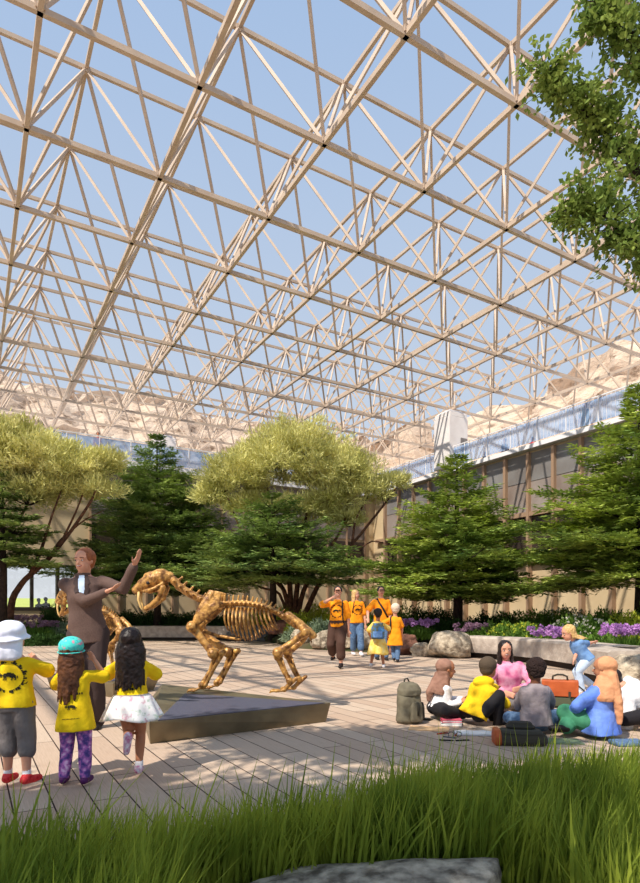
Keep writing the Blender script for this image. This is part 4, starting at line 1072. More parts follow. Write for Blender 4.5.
# ---- walkers in orange
def walkers():
    def W(label, px, foot, H, fwd, look, hands, feet, top, legs, kid=False, sk='skin', **k):
        d = F*CH/(foot-YH); B = Vector(((px-320)/F*d, d, 0)); o = lambda x, y, dd=0: O(x, y, d+dd, B)
        hipz = H*(.45 if kid else .53)
        pel = k.pop('pel', (0,0,hipz)); nk = H*(.775 if kid else .825)
        g = person(label, B, H, kid, fwd, pel, (pel[0], pel[1], nk), (pel[0]+.0, pel[1], H*(.91 if kid else .93)), look, [o(*h) for h in hands], [o(*h) for h in feet], top, legs, sk, voxel=.014 if not kid else .011, group=None, **k)
        return g
    tee = lambda m='orange', **k: dict(dict(m=m, infl=.014, hem=-.2, sleeve=.42, flare=.02, sleeveinf=.05), **k)
    g = W('man in a dark cap, orange shirt and brown trousers, raising a hand to his face', 338, 668, 1.62, (-.25,-1), (-.1,-1,0), [(349,636,-.05),(332,598,-.18)], [(341,664,-.15),(333,657,.25)], tee(hem=-.1), dict(m='brownpants', upto=.8, infl=.022, shoe='shoe'), elb=((1,.2,-.2),(-1,-.2,-.5)))
    hair_cap(g, 'blackc', 1.02, 'cap', disp=.0); MB().ell(g.at(0,.42,.16), (.27*g.hh,.22*g.hh,.045*g.hh), g.hM).build('cap_brim', M['blackc'], g.t)
    print_on(g.top, g, [[(u*1.5, v*1.5-.05) for u, v in c] for c in logo(.105)], back=False)
    MB().tube([g.N-g.R*.11+g.F*.10, g.N-g.R*.12+g.F*.15-g.up*.2, g.N-g.R*.13+g.F*.12-g.up*.45], .014, 6).build('bag_strap', M['blackc'], g.t)
    g = W('woman with long blond hair, orange shirt and jeans, walking', 356, 656, 1.70, (.3,-1), (.8,-.6,0), [(366,628,-.05),(348,630,-.05)], [(361,653,-.2),(353,652,.15)], tee(hem=-.12), dict(m='jeans', upto=.86, infl=.014, shoe='whiteshoe'), female=True, elb=((1,.2,-.2),(-1,.2,-.2)))
    hair_long(g, 'hair_blond', 1.5, 8, 118, .95, n=34); print_on(g.top, g, [[(u*1.5, v*1.5-.05) for u, v in c] for c in logo(.105)], back=False)
    MB().tube([g.N+g.R*.08+g.F*.08, g.N+g.R*.11+g.F*.13-g.up*.12, g.N+g.R*.14-g.up*.3+g.F*.1], .012, 6).build('bag_strap', M['blackc'], g.t)
    g = W('man in a dark cap and orange shirt with a black bag strap across the chest', 381, 660, 1.72, (.1,-1), (.1,-1,0), [(391,632,-.1),(368,618,-.35)], [(386,657,-.1),(377,657,.1)], tee(), dict(m='jeans', infl=.012, shoe='shoe'), elb=((1,.2,-.3),(-1,.1,-.5)))
    hair_cap(g, 'blackc', 1.03, 'cap', disp=0); MB().ell(g.at(0,.42,.14), (.27*g.hh,.22*g.hh,.045*g.hh), g.hM).build('cap_brim', M['blackc'], g.t)
    MB().tube([g.N+g.R*.10+g.F*.02+g.up*.01, g.N+g.R*.06+g.F*.13-g.up*.1, g.N-g.R*.03+g.F*.155-g.up*.24, g.N-g.R*.13+g.F*.12-g.up*.42], [.022,.024,.024,.022], 6).build('bag_strap', M['blackc'], g.t)
    g = W('child seen from behind with a grey and blue backpack and a yellow skirt', 378, 668, 1.18, (.12,1), (.1,1,0), [(371,638,.1),(388,636,.1)], [(371,664,0),(383.5,665,0)], tee('yellowskirt'), dict(m=None, shoe='whiteshoe', skirt=dict(m='yellowskirt', z0=.04, length=.26, w0=.11, w1=.17, folds=7)), kid=True, sk='skin_tan', elb=((-1,0,-.3),(1,0,-.3)))
    hair_cap(g, 'hair_black', 1.0)
    # the backpack is worn: carried, so its own thing below
    bp_ = thing('backpack', 'grey and blue backpack worn by the child in the yellow skirt', 'backpack', Vector(g.t.location)+g.P.lerp(g.N,.52)-g.F*.165)
    b = MB(); b.loft([((0,0,-.15), g.R, g.F, .115,.06), ((0,0,-.1), g.R, g.F, .135,.075), ((0,0,.08), g.R, g.F, .125,.07), ((0,0,.16), g.R, g.F, .085,.05)], n=20, pw=3.5); b.blob('pack_body', M['bluepack'], bp_, .01, 2)
    b = MB(); b.loft([(-g.F*.07+Vector((0,0,-.12)), g.R, g.F, .095,.03), (-g.F*.075+Vector((0,0,.0)), g.R, g.F, .095,.03)], n=16, pw=3.5); b.blob('front_pocket', M['lightblue'], bp_, .008, 2)
    for s in (-1,1): MB().tube([g.R*s*.07+g.F*.05+Vector((0,0,.14)), g.R*s*.085+g.F*.12+Vector((0,0,.15)), g.R*s*.08+g.F*.17+Vector((0,0,.08))], .014, 6).build('shoulder_strap', M['blackc'], bp_)
    g = W('child in a pale knitted hat and long orange smock over jeans', 395, 662, 1.30, (.15,1), (-.25,1,0), [(388,628,.1),(402,634,.1)], [(394,658,0),(397.5,659.5,-.1)], tee('orange', hem=-.5, flare=.035), dict(m='jeans', infl=.012, shoe='shoe'), kid=True, elb=((-1,0,-.3),(1,0,-.3)))
    hair_cap(g, 'palebeanie', 1.08, 'knitted_hat', disp=.01)
    MB().tube([g.N-g.R*.09-g.F*.03, g.N-g.R*.1-g.F*.10-g.up*.16, g.N-g.R*.12-g.F*.08-g.up*.36], .02, 6).build('bag_strap', M['blackc'], g.t)
walkers()

# ---- seated circle
def seated():
    def W(label, px, foot, H, kid, **k):
        d = F*CH/(foot-YH); B = Vector(((px-320)/F*d, d, 0)); o = lambda x, y, dd=0: O(x, y, d+dd, B)
        for q in ('pel','neck','head'): k[q] = o(*k[q])
        k['hands'] = [o(*h) for h in k['hands']]; k['feet'] = [o(*h) for h in k['feet']]
        return person(label, B, H, kid, **k)
    g = W('girl in a brown head scarf and pale top seated beside the khaki backpack', 441, 719, 1.18, True, headk=.17, fwd=(1,.25), pel=(437,708,0), neck=(443,683,0), head=(447,669,-.02), look=(1,.1,-.05),
          hands=[(462,699,.08),(460,702,-.15)], feet=[(466,712,.12),(464,714,-.16)], kne=((.3,1,.1),(.3,-1,.05)), top=dict(m='white', infl=.02, hem=-.02, sleeve=.97, sleeveinf=.03), legs=dict(m='blackc', infl=.02, shoe='shoe'), toe=((1,0,0),(1,0,0)), skin='skin_tan')
    scarf(g, 'scarf_brown', 1, .35)
    g = W('child crouching in a yellow hooded sweatshirt and olive knit hat', 479, 725, 1.25, True, headk=.168, fwd=(.75,.65), pel=(474,712,0), neck=(486,684,.03), head=(489,668,.05), look=(.75,.65,-.05),
          hands=[(500,688,.38),(505,701,.14)], feet=[(494,719,.22),(498,721,-.02)], kne=((.5,.6,.9),(.8,-.2,.8)), elb=((-.5,.5,-.6),(.3,-.5,-.4)), top=dict(m='hoodie', infl=.028, hem=-.13, sleeve=.96, sleeveinf=.05, hood=True, name='hooded_sweatshirt'), legs=dict(m='blackc', infl=.014, shoe='shoe'), skin='skin_tan', toe=((1,.4,0),(1,.2,0)))
    hair_cap(g, 'beanie', 1.03, 'knitted_hat', disp=.004)
    g = W('woman with long dark hair and pink tie-dye sweatshirt sitting cross-legged', 511, 709, 1.52, False, fwd=(.12,-1), pel=(509,699,0), neck=(507,662,-.02), head=(505.5,650,-.05), look=(-.1,-1,-.02),
          hands=[(522,688,-.28),(503,692,-.32)], feet=[(502,706,-.36),(517,707,-.28)], kne=((1,-.5,.35),(-1,-.5,.35)), elb=((1,0,-.6),(-1,0,-.6)), top=dict(m='tiedye', infl=.018, hem=-.08, sleeve=.97, sleeveinf=.04, name='sweatshirt'), legs=dict(m='greyshort', infl=.012, shoe='whiteshoe'), female=True, face='smile', toe=((-1,-.4,0),(1,-.4,0)))
    hair_long(g, 'hair_black', 1.5, 11, 128, .95, n=54)
    g = W('child with short curly dark hair sitting in a grey shirt', 535, 733, 1.22, True, headk=.17, fwd=(-.08,1), pel=(536,722,0), neck=(535,685,.02), head=(535,670,.03), look=(-.1,1,-.05),
          hands=[(517,712,.3),(552,712,.3)], feet=[(528,724,.34),(543,724,.26)], kne=((-1,.4,.25),(1,.4,.25)), elb=((-1,0,-.6),(1,0,-.6)), top=dict(m='greyshirt', infl=.024, hem=-.10, sleeve=.8, sleeveinf=.05, flare=.02), legs=dict(m='jeans', infl=.018, shoe='shoe'), skin='skin_dark', toe=((1,.1,0),(-1,.1,0)))
    hair_cap(g, 'afro', 1.08, disp=.05)
    g = W('girl seated in a peach head scarf, blue tunic and green trousers', 601, 738, 1.32, True, headk=.148, fwd=(-.55,.85), pel=(602,725,0), neck=(604,684,-.02), head=(603,668,-.02), look=(-.75,.55,-.05),
          hands=[(573,712,.12),(590,706,.35)], feet=[(572,722,.32),(566,727,.02)], kne=((-.8,-.2,.5),(.3,.9,.3)), elb=((-.8,0,-.6),(.6,.2,-.6)), top=dict(m='blue', infl=.024, hem=-.18, sleeve=.9, sleeveinf=.06, flare=.04, name='tunic'), legs=dict(m='green', infl=.03, shoe='shoe'), toe=((-1,.2,0),(-1,.2,0)), skin='skin_tan')
    scarf(g, 'scarf_peach', 2, .7)
    g = W('person in a white shirt and black trousers at the right edge', 645, 728, 1.45, False, fwd=(-.9,.4), pel=(652,712,.1), neck=(625,686,.05), head=(612,680,.12), look=(-.8,.4,-.4),
          hands=[(612,706,.0),(615,705,.35)], feet=[(622,720,-.1),(625,718,.3)], kne=((-.8,-.6,.1),(-.5,.9,.1)), top=dict(m='white', infl=.024, hem=-.1, sleeve=.85, sleeveinf=.05), legs=dict(m='blackc', infl=.018, shoe='shoe'), toe=((-1,0,0),(-1,0,0)))
    hair_cap(g, 'hair_black', 1.0)
    g = W('blond girl in light blue top running past the bench', 583, 692, 1.16, True, fwd=(-1,-.15), pel=(586,659,0), neck=(575,640,0), head=(568,633,-.02), look=(-1,-.1,-.25),
          hands=[(604,641.5,.25),(574,660,-.12)], feet=[(582,689,-.05),(591,684,.14)], kne=((-1,0,0),(-1,0,.1)), elb=((0,0,-.5),(.8,0,-.6)), top=dict(m='lightblue', infl=.018, hem=-.05, sleeve=.42, sleeveinf=.03, flare=.02), legs=dict(m='paleblue', infl=.016, shoe='whiteshoe'), toe=((-1,0,-.1),(-.8,0,-.6)), voxel=.01)
    hair_long(g, 'hair_blond', .75, 17, 100, .9, dirv=(.85,0,-.25), n=30)
seated()

# ---- distant people
def distant():
    def D(label, pos, px, H, top, leg, hair, fwd, skin='skin_tan', group=None):
        g = person(label, pos, H, False, fwd, (0,0,H*.53), (0,0,H*.825), (0,0,H*.93), fwd+(0,), [(-.28,0,H*.47),(.28,0,H*.47)] if fwd[1] > 0 else [(.28,0,H*.47),(-.28,0,H*.47)], [(-.1*(1 if fwd[1] > 0 else -1),0,.06),(.1*(1 if fwd[1] > 0 else -1),0,.06)],
                   dict(m=top, infl=.016, hem=-.1, sleeve=.5), dict(m=leg, shoe='shoe'), skin, voxel=.024, face=False, group=group); hair_cap(g, hair, 1.02, disp=0); return g
    def terr(px, A):      # standing on the right terrace, A metres from the court axis
        rr = (px-320)/F; Y = A/(rr*CA+SA); return Vector((rr*Y, Y, HT))
    D('person at the terrace rail nearest the pier, only the dark head showing', terr(485, 25.2), 485, 1.55, 'blackc', 'blackc', 'hair_black', (-.9,-.5))
    D('person with brown hair leaning at the terrace rail, second from the pier', terr(504.5, 24.6), 504, 1.72, 'brownpants', 'blackc', 'hair_brown', (-.9,-.5))
    D('person at the terrace rail, third from the pier, only the head showing', terr(532, 25.2), 532, 1.55, 'redp', 'blackc', 'hair_brown', (-.9,-.5))
    D('person in a beige top standing at the terrace rail at upper right', terr(585, 23.5), 585, 1.70, 'khaki', 'khaki', 'hair_brown', (-.9,-.5))
    rr = (98-320)/F; Y = 32.2/(-SA*rr+CA); D('person with dark hair standing on the back terrace, upper left', Vector((rr*Y, Y, HT)), 98, 1.7, 'orangel', 'blackc', 'hair_black', (.3,-.9))
    for px, H, lb in ((39,1.62,'left one of the silhouetted pair inside the left windows'), (46,1.68,'right one of the silhouetted pair inside the left windows')):
        rr = (px-320)/F; Y = 32.0/(-SA*rr+CA); D(lb, Vector((rr*Y, Y, .25)), px, H, 'blackc', 'blackc', 'hair_black', (.3,.95), skin='blackc')  # skin coloured black too: the backlit look is painted on
distant()

# ================================================================ SKELETONS AND PLINTHS
def skeleton():
    """sabre-toothed cat facing -x, paws at z=0; taken from the photo at 89 px to the metre"""
    t = thing('cat_skeleton', '', 'skeleton', (0,0,0))
    S2 = lambda px, py, y=0: Vector(((px-250)/89, y, (692-py)/89))
    def bone(name, pts, rad, par=t, vox=.008, knob=1.5, m='bone', extra=None):
        b = MB(); b.chain(pts, rad, 10)
        if knob:
            for p, r_ in ((pts[0], rad[0]), (pts[-1], rad[-1])):
                dv = (pts[-1]-pts[0]).normalized(); sd = dv.cross(Vector((1,0,0))).normalized() if abs(dv.x) < .9 else Vector((0,1,0))
                for s in (-1,1): b.ell(p+sd*s*r_*.7, (r_*knob*.8,)*3, None, 10, 7)
        if extra: extra(b)
        return b.blob(name, M[m], par, vox, 1, disp=.003, ds=30)
    # spine
    neck = [S2(176,580), S2(184,588), S2(193,594), S2(203,599), S2(214,603), S2(226,605)]
    back = [S2(226,605), S2(240,604), S2(254,604.5), S2(268,607), S2(280,612), S2(291,619), S2(301,627)]
    tail = [S2(301,627), S2(309,630), S2(314,636), S2(316,643)]
    def vertebrae(pts, n, r0, r1, spine, nm):
        L = [0]; 
        for a, b in zip(pts, pts[1:]): L.append(L[-1]+(b-a).length)
        for k in range(n):
            s = L[-1]*(k+.5)/n; i = max(j for j in range(len(L)-1) if L[j] <= s); f_ = (s-L[i])/(L[i+1]-L[i]); p = pts[i].lerp(pts[i+1], f_); tv = (pts[i+1]-pts[i]).normalized(); up = Vector((-tv.z*-1, 0, tv.x*-1)); up = Vector((0,0,1))-tv*tv.z; up.normalize()
            q = k/(n-1); r_ = r0*(1-q)+r1*q; b = MB(); hl = L[-1]/n*.44
            b.cap(p-tv*hl, p+tv*hl, r_, r_*.9, 10); b.cap(p, p+up*(r_+spine*(1-.5*q))-tv*-.012, r_*.42, r_*.3, 7)
            for s_ in (-1,1): b.cap(p, p+Vector((0,s_*r_*2.3,0))+up*r_*.3, r_*.5, r_*.28, 7); 
            b.blob(nm, M['bone'], t, .007, 1)
    vertebrae(neck, 7, .048, .046, .045, 'neck_vertebra')
    vertebrae(back, 18, .036, .034, .06, 'back_vertebra'); vertebrae(tail, 5, .022, .010, .01, 'tail_vertebra')
    # ribs and breastbone
    st0, st1 = S2(208,632), S2(244,640)
    for k in range(12):
        q = k/11; top = S2(231+42*q, 607+3*q); ln = (.26+.10*math.sin(PI*min(1,q*1.25)))*(1-.35*max(0,q-.6)); wd = .105+.05*math.sin(PI*q*.9)
        for s in (-1,1):
            pts = []
            for j in range(8):
                a = j/7; pts.append(top+Vector(((-.02+.06*q)*a*1.2+.05*a*a, s*wd*math.sin(PI*(.08+.80*a)), -ln*a*1.02)))
            MB().tube(pts, [.011,.013,.013,.012,.012,.011,.010,.007], 6).build('rib', M['bone'], t)
    bone('breastbone', [st0, S2(222,636), st1], [.024,.02,.016], knob=1.2)
    # skull
    sk = MB(); sk.chain([S2(172,577), S2(164,577), S2(155,580), S2(146,585), S2(139,590)], [.058,.092,.092,.078,.058], 14); sk.chain([S2(163,573),S2(150,577)],[.05,.05],10)
    for s in (-1,1):
        sk.chain([S2(168,584,s*.07), S2(158,590,s*.10), S2(149,592,s*.075)], [.016,.02,.022], 8)
        sk.ell(S2(151,584,s*.062), (.03,.02,.02)); sk.cap(S2(165,575), S2(176,574), .02, .012)
    o = sk.blob('skull', M['bone'], t, .009, 1, disp=.006, ds=22)
    for s in (-1,1):
        MB().ell(S2(153,583.5,s*.077), (.024,.014,.02)).build('eye_socket', M['shoe'], o)
        MB().tube([S2(142,592,s*.035), S2(141.5,600,s*.038), S2(144,608,s*.037), S2(148,613,s*.035)], [.017,.015,.011,.003], 8).build('sabre_tooth', M['tooth'], o)
    MB().ell(S2(136.6,589), (.012,.028,.02)).build('nose_opening', M['shoe'], o)
    q = MB()
    for k in range(5): q.cap(S2(138+.5*k,593,-.022+.011*k), S2(138.5+.5*k,596,-.022+.011*k), .006, .003, 6)
    q.build('front_teeth', M['tooth'], o, )
    jw = MB()
    for s in (-1,1): jw.chain([S2(168,588,s*.075), S2(164,598,s*.06), S2(156,605,s*.042), S2(149,609,s*.02)], [.034,.034,.032,.03], 9); jw.cap(S2(168,590,s*.075), S2(163,592,s*.08), .02, .012)
    jw.blob('lower_jaw', M['bone'], t, .009, 1, disp=.004, ds=25)
    # front legs: left/right
    for s, dx in ((-1,0),(1,9)):
        y = s*.13; P = lambda px, py, yy=0: S2(px+dx, py, y+yy)
        b = MB(); b.loft([(S2(222,592,s*.11)+Vector((0,0,0)), Vector((1,0,-.25)).normalized(), Vector((0,1,0)), .075,.014), (S2(217,606,s*.14), Vector((1,0,-.2)).normalized(), Vector((0,1,0)), .115,.02), (S2(208,618,s*.15), Vector((1,0,-.2)).normalized(), Vector((0,1,0)), .075,.024), (S2(202,626,s*.14), Vector((1,0,0)), Vector((0,1,0)), .045,.03)], n=16, pw=2)
        b.cap(S2(220,594,s*.135), S2(203,625,s*.155), .012, .018); b.blob('shoulder_blade', M['bone'], t, .008, 1, disp=.003, ds=22)
        bone('humerus', [S2(200,627,y), S2(208,638,y*1.05), P(221,653)], [.056,.042,.052])
        bone('radius', [P(222,656,.018), P(217,670,.018), P(209,684,.01)], [.032,.024,.032]); bone('ulna', [P(230,652,-.02), P(223,665,-.02), P(213,684,-.015)], [.034,.022,.020])
        paw(P(209,686), t, bone)
    for s, dx in ((-1,0),(1,7)):
        y = s*.10; P = lambda px, py, yy=0: S2(px+dx, py, y+yy)
        b = MB(); b.chain([S2(293,616,s*.05), S2(303,623,s*.075), S2(311,631,s*.085), S2(318,636,s*.06)], [.045,.036,.048,.034]); b.blob('pelvis', M['bone'], t, .008, 1, disp=.004, ds=22)
        bone('femur', [S2(311,632,y), P(298,642), P(284,652)], [.046,.034,.05]); MB().ell(P(281,651), (.022,.02,.026)).build('kneecap', M['bone'], t)
        bone('shin_bone', [P(284,656,.01), P(288,667,.01), P(295,679)], [.04,.028,.032]); MB().tube([P(288,657,-.03), P(292,668,-.03), P(297,679,-.02)], [.012,.008,.011], 6).build('fibula', M['bone'], t)
        b = MB(); b.chain([P(302,677), P(297,681), P(291,687)], [.022,.028,.024]); b.blob('heel_bone', M['bone'], t, .008, 1)
        paw(P(290,688), t, bone)
    return t
def paw(w, t, bone):
    b = MB(); b.ell(w+Vector((0,0,-.0)), (.035,.045,.028))
    for k in range(4):
        y = (-1.5+k)*.026; p0 = w+Vector((-.015,y*.6,-.01)); p1 = Vector((w.x-.085-.012*(1-abs(k-1.5)), w.y+y*1.2, .032)); p2 = Vector((w.x-.125-.012*(1.5-abs(k-1.5)), w.y+y*1.4, .034)); p3 = Vector((p2.x-.028, p2.y, .010))
        b.chain([p0,p1], [.014,.013], 8); b.ell(p1, (.018,.015,.017)); b.chain([p1,p2], [.013,.013], 8); b.ell(p2, (.016,.014,.016)); b.chain([p2,p3], [.012,.004], 8)
    b.blob('paw', M['bone'], t, .006, 1)
sk1 = skeleton(); sk1['label'] = 'golden bronze sabre-toothed cat skeleton walking left on the large angular plinth'
sk1.location = (-.83, 6.66, .19); sk1.rotation_euler = (0,0,math.radians(-5))
sk2 = copy_tree(sk1); sk2['label'] = 'second cat skeleton, mostly hidden behind the guide, facing left'; sk2.location = (-3.12, 8.5, .19); sk2.rotation_euler = (0,0,math.radians(-38)); sk2.scale = (.93,.93,.93)

def plinth(name, label, pts_top, pts_bot, inset, zt, ridge=None):
    o = Vector(pts_bot[0]); t = thing('plinth', label, 'plinth', (o.x, o.y, 0)); off = Vector((o.x, o.y, 0)); n = len(pts_top)
    vt = [Vector((*p, zt))-off for p in pts_top]; vb = [Vector((*p, 0))-off for p in pts_bot]
    MB().add(vt+vb, [tuple(range(n)), tuple(range(n,2*n))[::-1]]+[(i, n+i, n+(i+1)%n, (i+1)%n) for i in range(n)]).build('bronze_body', M['bronze'], t, bevel=.006)
    vi = [Vector((*p, zt+.001))-off for p in inset]; vj = [v+Vector((0,0,.006)) for v in vi]; m = len(vi)
    MB().add(vj+vi, [tuple(range(m)), tuple(range(m,2*m))[::-1]]+[(i, m+i, m+(i+1)%m, (i+1)%m) for i in range(m)]).build('granite_inlay', M['granite'], t, smooth=False)
    if ridge:
        vr = [Vector(p)-off for p in ridge]; k = len(vr)
        bm_ = __import__('bmesh').new(); [bm_.verts.new(v) for v in vr]; __import__('bmesh').ops.convex_hull(bm_, input=bm_.verts); me = bpy.data.meshes.new('wedge'); bm_.to_mesh(me); bm_.free(); link('raised_wedge', me, M['bronze'], t)
    return t
T = lambda px, py, z=.19: gnd(px, py, z).to_2d()
plinth('a', 'large angular bronze plinth with a dark granite inlay under the cat skeleton', [T(149,722), T(331,702.5), T(162,684)], [gnd(150,744).to_2d(), gnd(326,722).to_2d(), gnd(166,690).to_2d()],
       [T(158,721), T(325,703.3), T(185,694)], .19, [tuple(gnd(162,684,.24))[:2]+(.235,), tuple(gnd(184,694,.19)), tuple(gnd(150,722,.192)), tuple(gnd(150,743.5)), tuple(gnd(140,712)), tuple(gnd(163,692))])
plinth('b', 'second bronze plinth behind the guide', [(-3.9,8.5), (-2.6,7.5), (-2.25,8.4), (-3.9,9.8)], [(-3.85,8.53), (-2.62,7.58), (-2.33,8.36), (-3.86,9.7)], [(-3.75,8.6), (-2.7,7.75), (-2.45,8.3), (-3.75,9.5)], .19)

# ================================================================ BAGS AND BOOKS
def rbox(mb, c, X, Y, hw, hd, z0, z1, pw=4, top=.85, n=24):
    c = Vector(c); mb.loft([(c+Vector((0,0,z0)), X, Y, hw*.9, hd*.85), (c+Vector((0,0,z0+.03)), X, Y, hw, hd), (c+Vector((0,0,z1-.05)), X, Y, hw*top**.5, hd*top**.5), (c+Vector((0,0,z1)), X, Y, hw*top*.8, hd*top*.7)], n=n, pw=pw)
def backpack():
    p = gnd(409, 723); t = thing('backpack', 'khaki canvas backpack standing upright on the deck left of the seated circle', 'backpack', p, math.radians(25)); t.scale = (.9,.9,.9)
    X, Y = Vector((1,0,0)), Vector((0,1,0)); b = MB()
    b.loft([((0,0,0),X,Y,.12,.08),((0,0,.03),X,Y,.14,.10),((0,0,.22),X,Y,.135,.10),((.0,.01,.34),X,Y,.12,.085),((0,.01,.38),X,Y,.09,.06)], n=24, pw=3); b.blob('pack_body', M['khaki'], t, .008, 2, disp=.008, ds=9)
    b = MB(); b.loft([((0,.0,.30),X,Y,.128,.098),((0,.0,.36),X,Y,.13,.10),((0,.015,.42),X,Y,.10,.075),((0,.03,.44),X,Y,.06,.04)], n=24, pw=2.6); b.blob('top_flap', M['khaki'], t, .008, 2, disp=.008, ds=11)
    b = MB(); rbox(b, (.02,-.115,0), X, Y, .075, .03, .03, .24); b.blob('front_pocket', M['khaki'], t, .007, 1)
    b = MB(); rbox(b, (.15,0,0), X, Y, .025, .06, .03, .22); b.blob('side_pocket', M['khaki_dark'], t, .007, 1)
    MB().tube([(.02,-.145,.24),(.02,-.15,.19),(.02,-.148,.1)], .012, 6).build('closing_strap', M['khaki_dark'], t)
    MB().tube([(.05,.10,.40),(.12,.13,.36),(.17,.13,.22),(.17,.12,.08),(.22,.08,.01),(.30,.02,.012)], [.014]*6, 6).build('shoulder_strap', M['khaki_dark'], t)
    MB().tube([(-.03,.05,.43),(-.015,.06,.47),(.02,.06,.475),(.04,.05,.43)], .009, 6).build('carry_loop', M['khaki_dark'], t)
backpack()
def satchel():
    p = gnd(560, 707); t = thing('satchel', 'olive satchel with an orange leather flap standing behind the grey shirted child', 'satchel', p, math.radians(-22))
    X, Y = Vector((1,0,0)), Vector((0,1,0)); b = MB(); rbox(b, (0,0,0), X, Y, .20, .08, 0, .28, 6, .95); b.blob('bag_body', M['olive'], t, .008, 1)
    b = MB(); b.box((0,-.082,.215), (.39,.022,.17)); b.box((0,-.0,.298), (.39,.18,.02)); b.box((0,.085,.25), (.39,.02,.1)); b.blob('flap', M['orangel'], t, .007, 1)
    b = MB(); rbox(b, (.02,-.1,0), X, Y, .12, .022, .02, .12, 5); b.blob('front_pocket', M['olive'], t, .007, 1)
    for s in (-1,1): MB().box((s*.1,-.1,.12), (.025,.008,.14)).build('buckle_strap', M['khaki_dark'], t, smooth=False)
    MB().tube([(-.08,0,.305),(-.075,0,.35),(-.03,0,.37),(.03,0,.37),(.075,0,.35),(.08,0,.305)], .011, 8).build('handle', M['khaki_dark'], t)
    MB().tube([(.19,0,.25),(.25,.0,.2),(.28,-.03,.08),(.24,-.08,.012),(.14,-.16,.012)], .01, 6).build('shoulder_strap', M['khaki_dark'], t)
satchel()
def case():
    p = gnd(520, 744); t = thing('laptop_bag', 'black and orange-ended bag lying flat in the grass edge before the grey shirted child', 'bag', p, math.radians(-7))
    X, Y = Vector((1,0,0)), Vector((0,1,0)); b = MB(); rbox(b, (0,0,0), X, Y, .21, .11, 0, .12, 5, .95); b.blob('bag_body', M['charcoal'], t, .008, 1)
    b = MB(); rbox(b, (-.185,0,0), X, Y, .03, .114, .0, .124, 5, .97); b.blob('end_panel', M['orangel'], t, .007, 1)
    MB().tube([(-.15,-.1,.10),(0,-.115,.098),(.18,-.1,.10)], .005, 6).build('zip', M['khaki_dark'], t)
    p2 = p+Vector((.02,.06,.118)); b = MB(); rbox(b, (0,0,0), X, Y, .12, .075, 0, .055, 4, .9); o = b.blob('pouch', M['khaki_dark'], None, .007, 1); o.location = p2; o.rotation_euler = (0,0,-.15); tag(o, 'small dark pouch resting on the orange-ended bag', 'pouch')
case()
def flat(name, label, cat, px, py, w, d, h, m, rz, z=0, pages=True):
    p = gnd(px, py); t = thing(name, label, cat, p+Vector((0,0,z)), rz)
    MB().box((0,0,.003), (w,d,.006)).build('cover', M[m], t, smooth=False); MB().box((0,0,h-.003), (w,d,.006)).build('cover', M[m], t, smooth=False)
    MB().box((.004,0,h/2), (w-.012,d-.012,h-.012)).build('pages', M['paper'], t, smooth=False); MB().box((-w/2+.002,0,h/2), (.004,d,h)).build('spine', M[m], t, smooth=False); return t
flat('book', 'pale closed book at the bottom of the small pile by the scarfed girl', 'book', 451, 724.5, .20, .14, .028, 'paper', -.2)
flat('book', 'pink closed book on top of the small pile by the scarfed girl', 'book', 451, 724.5, .19, .135, .026, 'pinkbook', -.1, .029)
p = gnd(429, 729); o = MB().box((0,0,.004), (.36,.20,.006)).build('paper_sheet', M['orangepaper'], None, smooth=False); o.location = p; o.rotation_euler = (0,0,-.25); tag(o, 'flat peach paper sheet on the deck beside the khaki backpack', 'paper')
t = thing('open_notebook', 'open white notebook lying on the deck in front of the yellow hooded child', 'notebook', gnd(475, 734), -.12)
for s in (-1,1):
    m_ = MB(); m_.add([(0,-.085,.004),(s*.17,-.085,.004),(s*.17,.085,.004),(0,.085,.004),(0,-.085,.014),(s*.08,-.085,.02),(s*.17,-.085,.010),(s*.17,.085,.010),(s*.08,.085,.02),(0,.085,.014)], [(0,3,2,1),(4,5,8,9),(5,6,7,8),(0,1,6,5,4),(1,2,7,6),(2,3,9,8,7)]); m_.build('page_block', M['paper'], t, smooth=False)
MB().box((0,0,.002), (.36,.18,.004)).build('cover', M['greyshirt'], t, smooth=False)
for k, (px, py, rz, mm, lb) in enumerate(((443,734,.5,'redp','red pen lying nearest the peach sheet'), (450,738,-.6,'metal','dull metal pen crossing towards the notebook'), (457,735,1.1,'redp','red pen beside the open notebook'), (463,741,.2,'blackc','black pen nearest the grass edge'), (447,741,-.2,'blackc','black pen in front of the metal pen'))):
    t = thing('pen', lb, 'pen', gnd(px, py)+Vector((0,0,.007)), rz, 'pens scattered on the deck'); MB().tube([(-.065,0,0),(.05,0,0)], .006, 8).build('barrel', M[mm], t); MB().tube([(.05,0,0),(.066,0,0)], [.005,.001], 8).build('tip', M['metal'], t)
t = thing('glasses', 'thin rimmed glasses left open on the deck among the pens', 'glasses', gnd(455, 737.5), .2)
for s in (-1,1):
    MB().tube([(s*.035+.026*math.cos(a), 0, .026+.022*math.sin(a)) for a in [k*PI/8 for k in range(17)]], .0025, 5).build('rim', M['blackc'], t); MB().tube([(s*.062,0,.035),(s*.062,.11,.03)], .0025, 5).build('temple', M['blackc'], t)
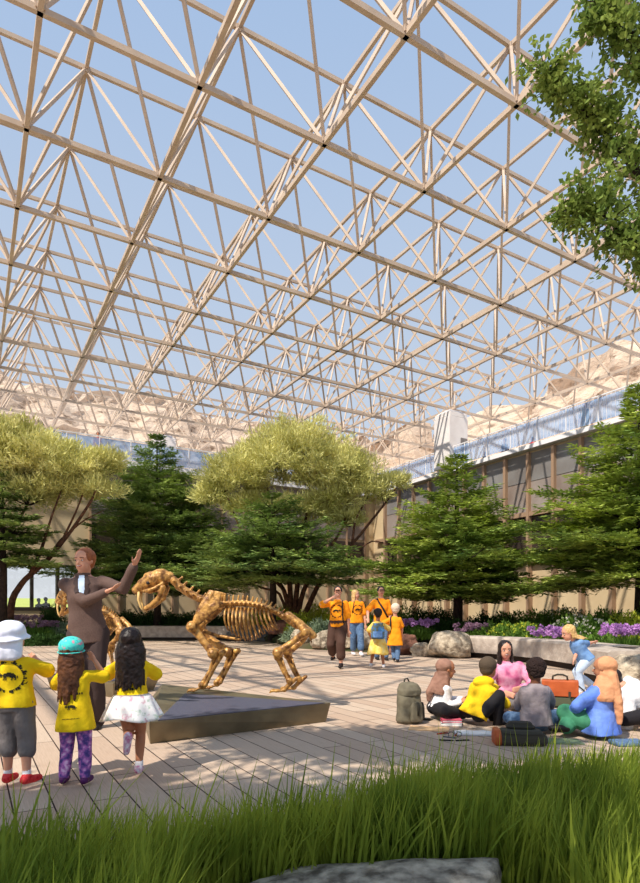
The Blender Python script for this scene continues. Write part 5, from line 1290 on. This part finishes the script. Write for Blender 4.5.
o = MB().box((0,0,.006), (.30,.2,.01)).build('folder', M['shrub_grey'], None, smooth=False); o.location = gnd(562, 742); o.rotation_euler = (0,0,-.1); tag(o, 'pale green folder on the deck edge between the bag and the blue tunic', 'folder')
o = MB().box((0,0,.02), (.26,.16,.035)).build('folded_jacket', M['jeans'], None, bevel=.012); o.location = gnd(628, 745); o.rotation_euler = (0,0,.1); tag(o, 'dark blue folded jacket in the grass edge right of the blue tunic', 'jacket')

# ================================================================ LIGHT, CAMERA
w = bpy.data.worlds.new('sky'); bpy.context.scene.world = w; w.use_nodes = True; nt = w.node_tree; bg = nt.nodes['Background']
tc = nt.nodes.new('ShaderNodeTexCoord'); sx = nt.nodes.new('ShaderNodeSeparateXYZ'); r = nt.nodes.new('ShaderNodeValToRGB'); e = r.color_ramp.elements
e[0].position = 0; e[0].color = (*hexc(238,242,246), 1); e[1].position = .75; e[1].color = (*hexc(172,200,238), 1)
q = e.new(.25); q.color = (*hexc(212,225,242), 1)
nt.links.new(tc.outputs['Generated'], sx.inputs[0]); nt.links.new(sx.outputs[2], r.inputs[0]); nt.links.new(r.outputs[0], bg.inputs[0]); bg.inputs[1].default_value = .9
sun = bpy.data.lights.new('sun', 'SUN'); sun.energy = 5.5; sun.angle = math.radians(.55); sun.color = (1,.93,.82)
so = bpy.data.objects.new('sun', sun); C.objects.link(so)
el = math.radians(52); hd = Vector((.62,.78)).normalized()
so.rotation_euler = Vector((hd.x*math.cos(el), hd.y*math.cos(el), -math.sin(el))).to_track_quat('-Z', 'Y').to_euler()
cam = bpy.data.cameras.new('camera'); co = bpy.data.objects.new('camera', cam); C.objects.link(co)
co.location = (0,0,CH); co.rotation_euler = (PI/2,0,0); cam.sensor_fit = 'HORIZONTAL'; cam.sensor_width = 36; cam.lens = 36*F/640
cam.shift_y = (YH-441.5)/640; cam.clip_end = 1000; cam.clip_start = .05
sc = bpy.context.scene; sc.camera = co
sc.view_settings.view_transform = 'Standard'; sc.view_settings.look = 'None'; sc.view_settings.gamma = 1; sc.view_settings.exposure = 0
bpy.data.scenes.remove(TMP)
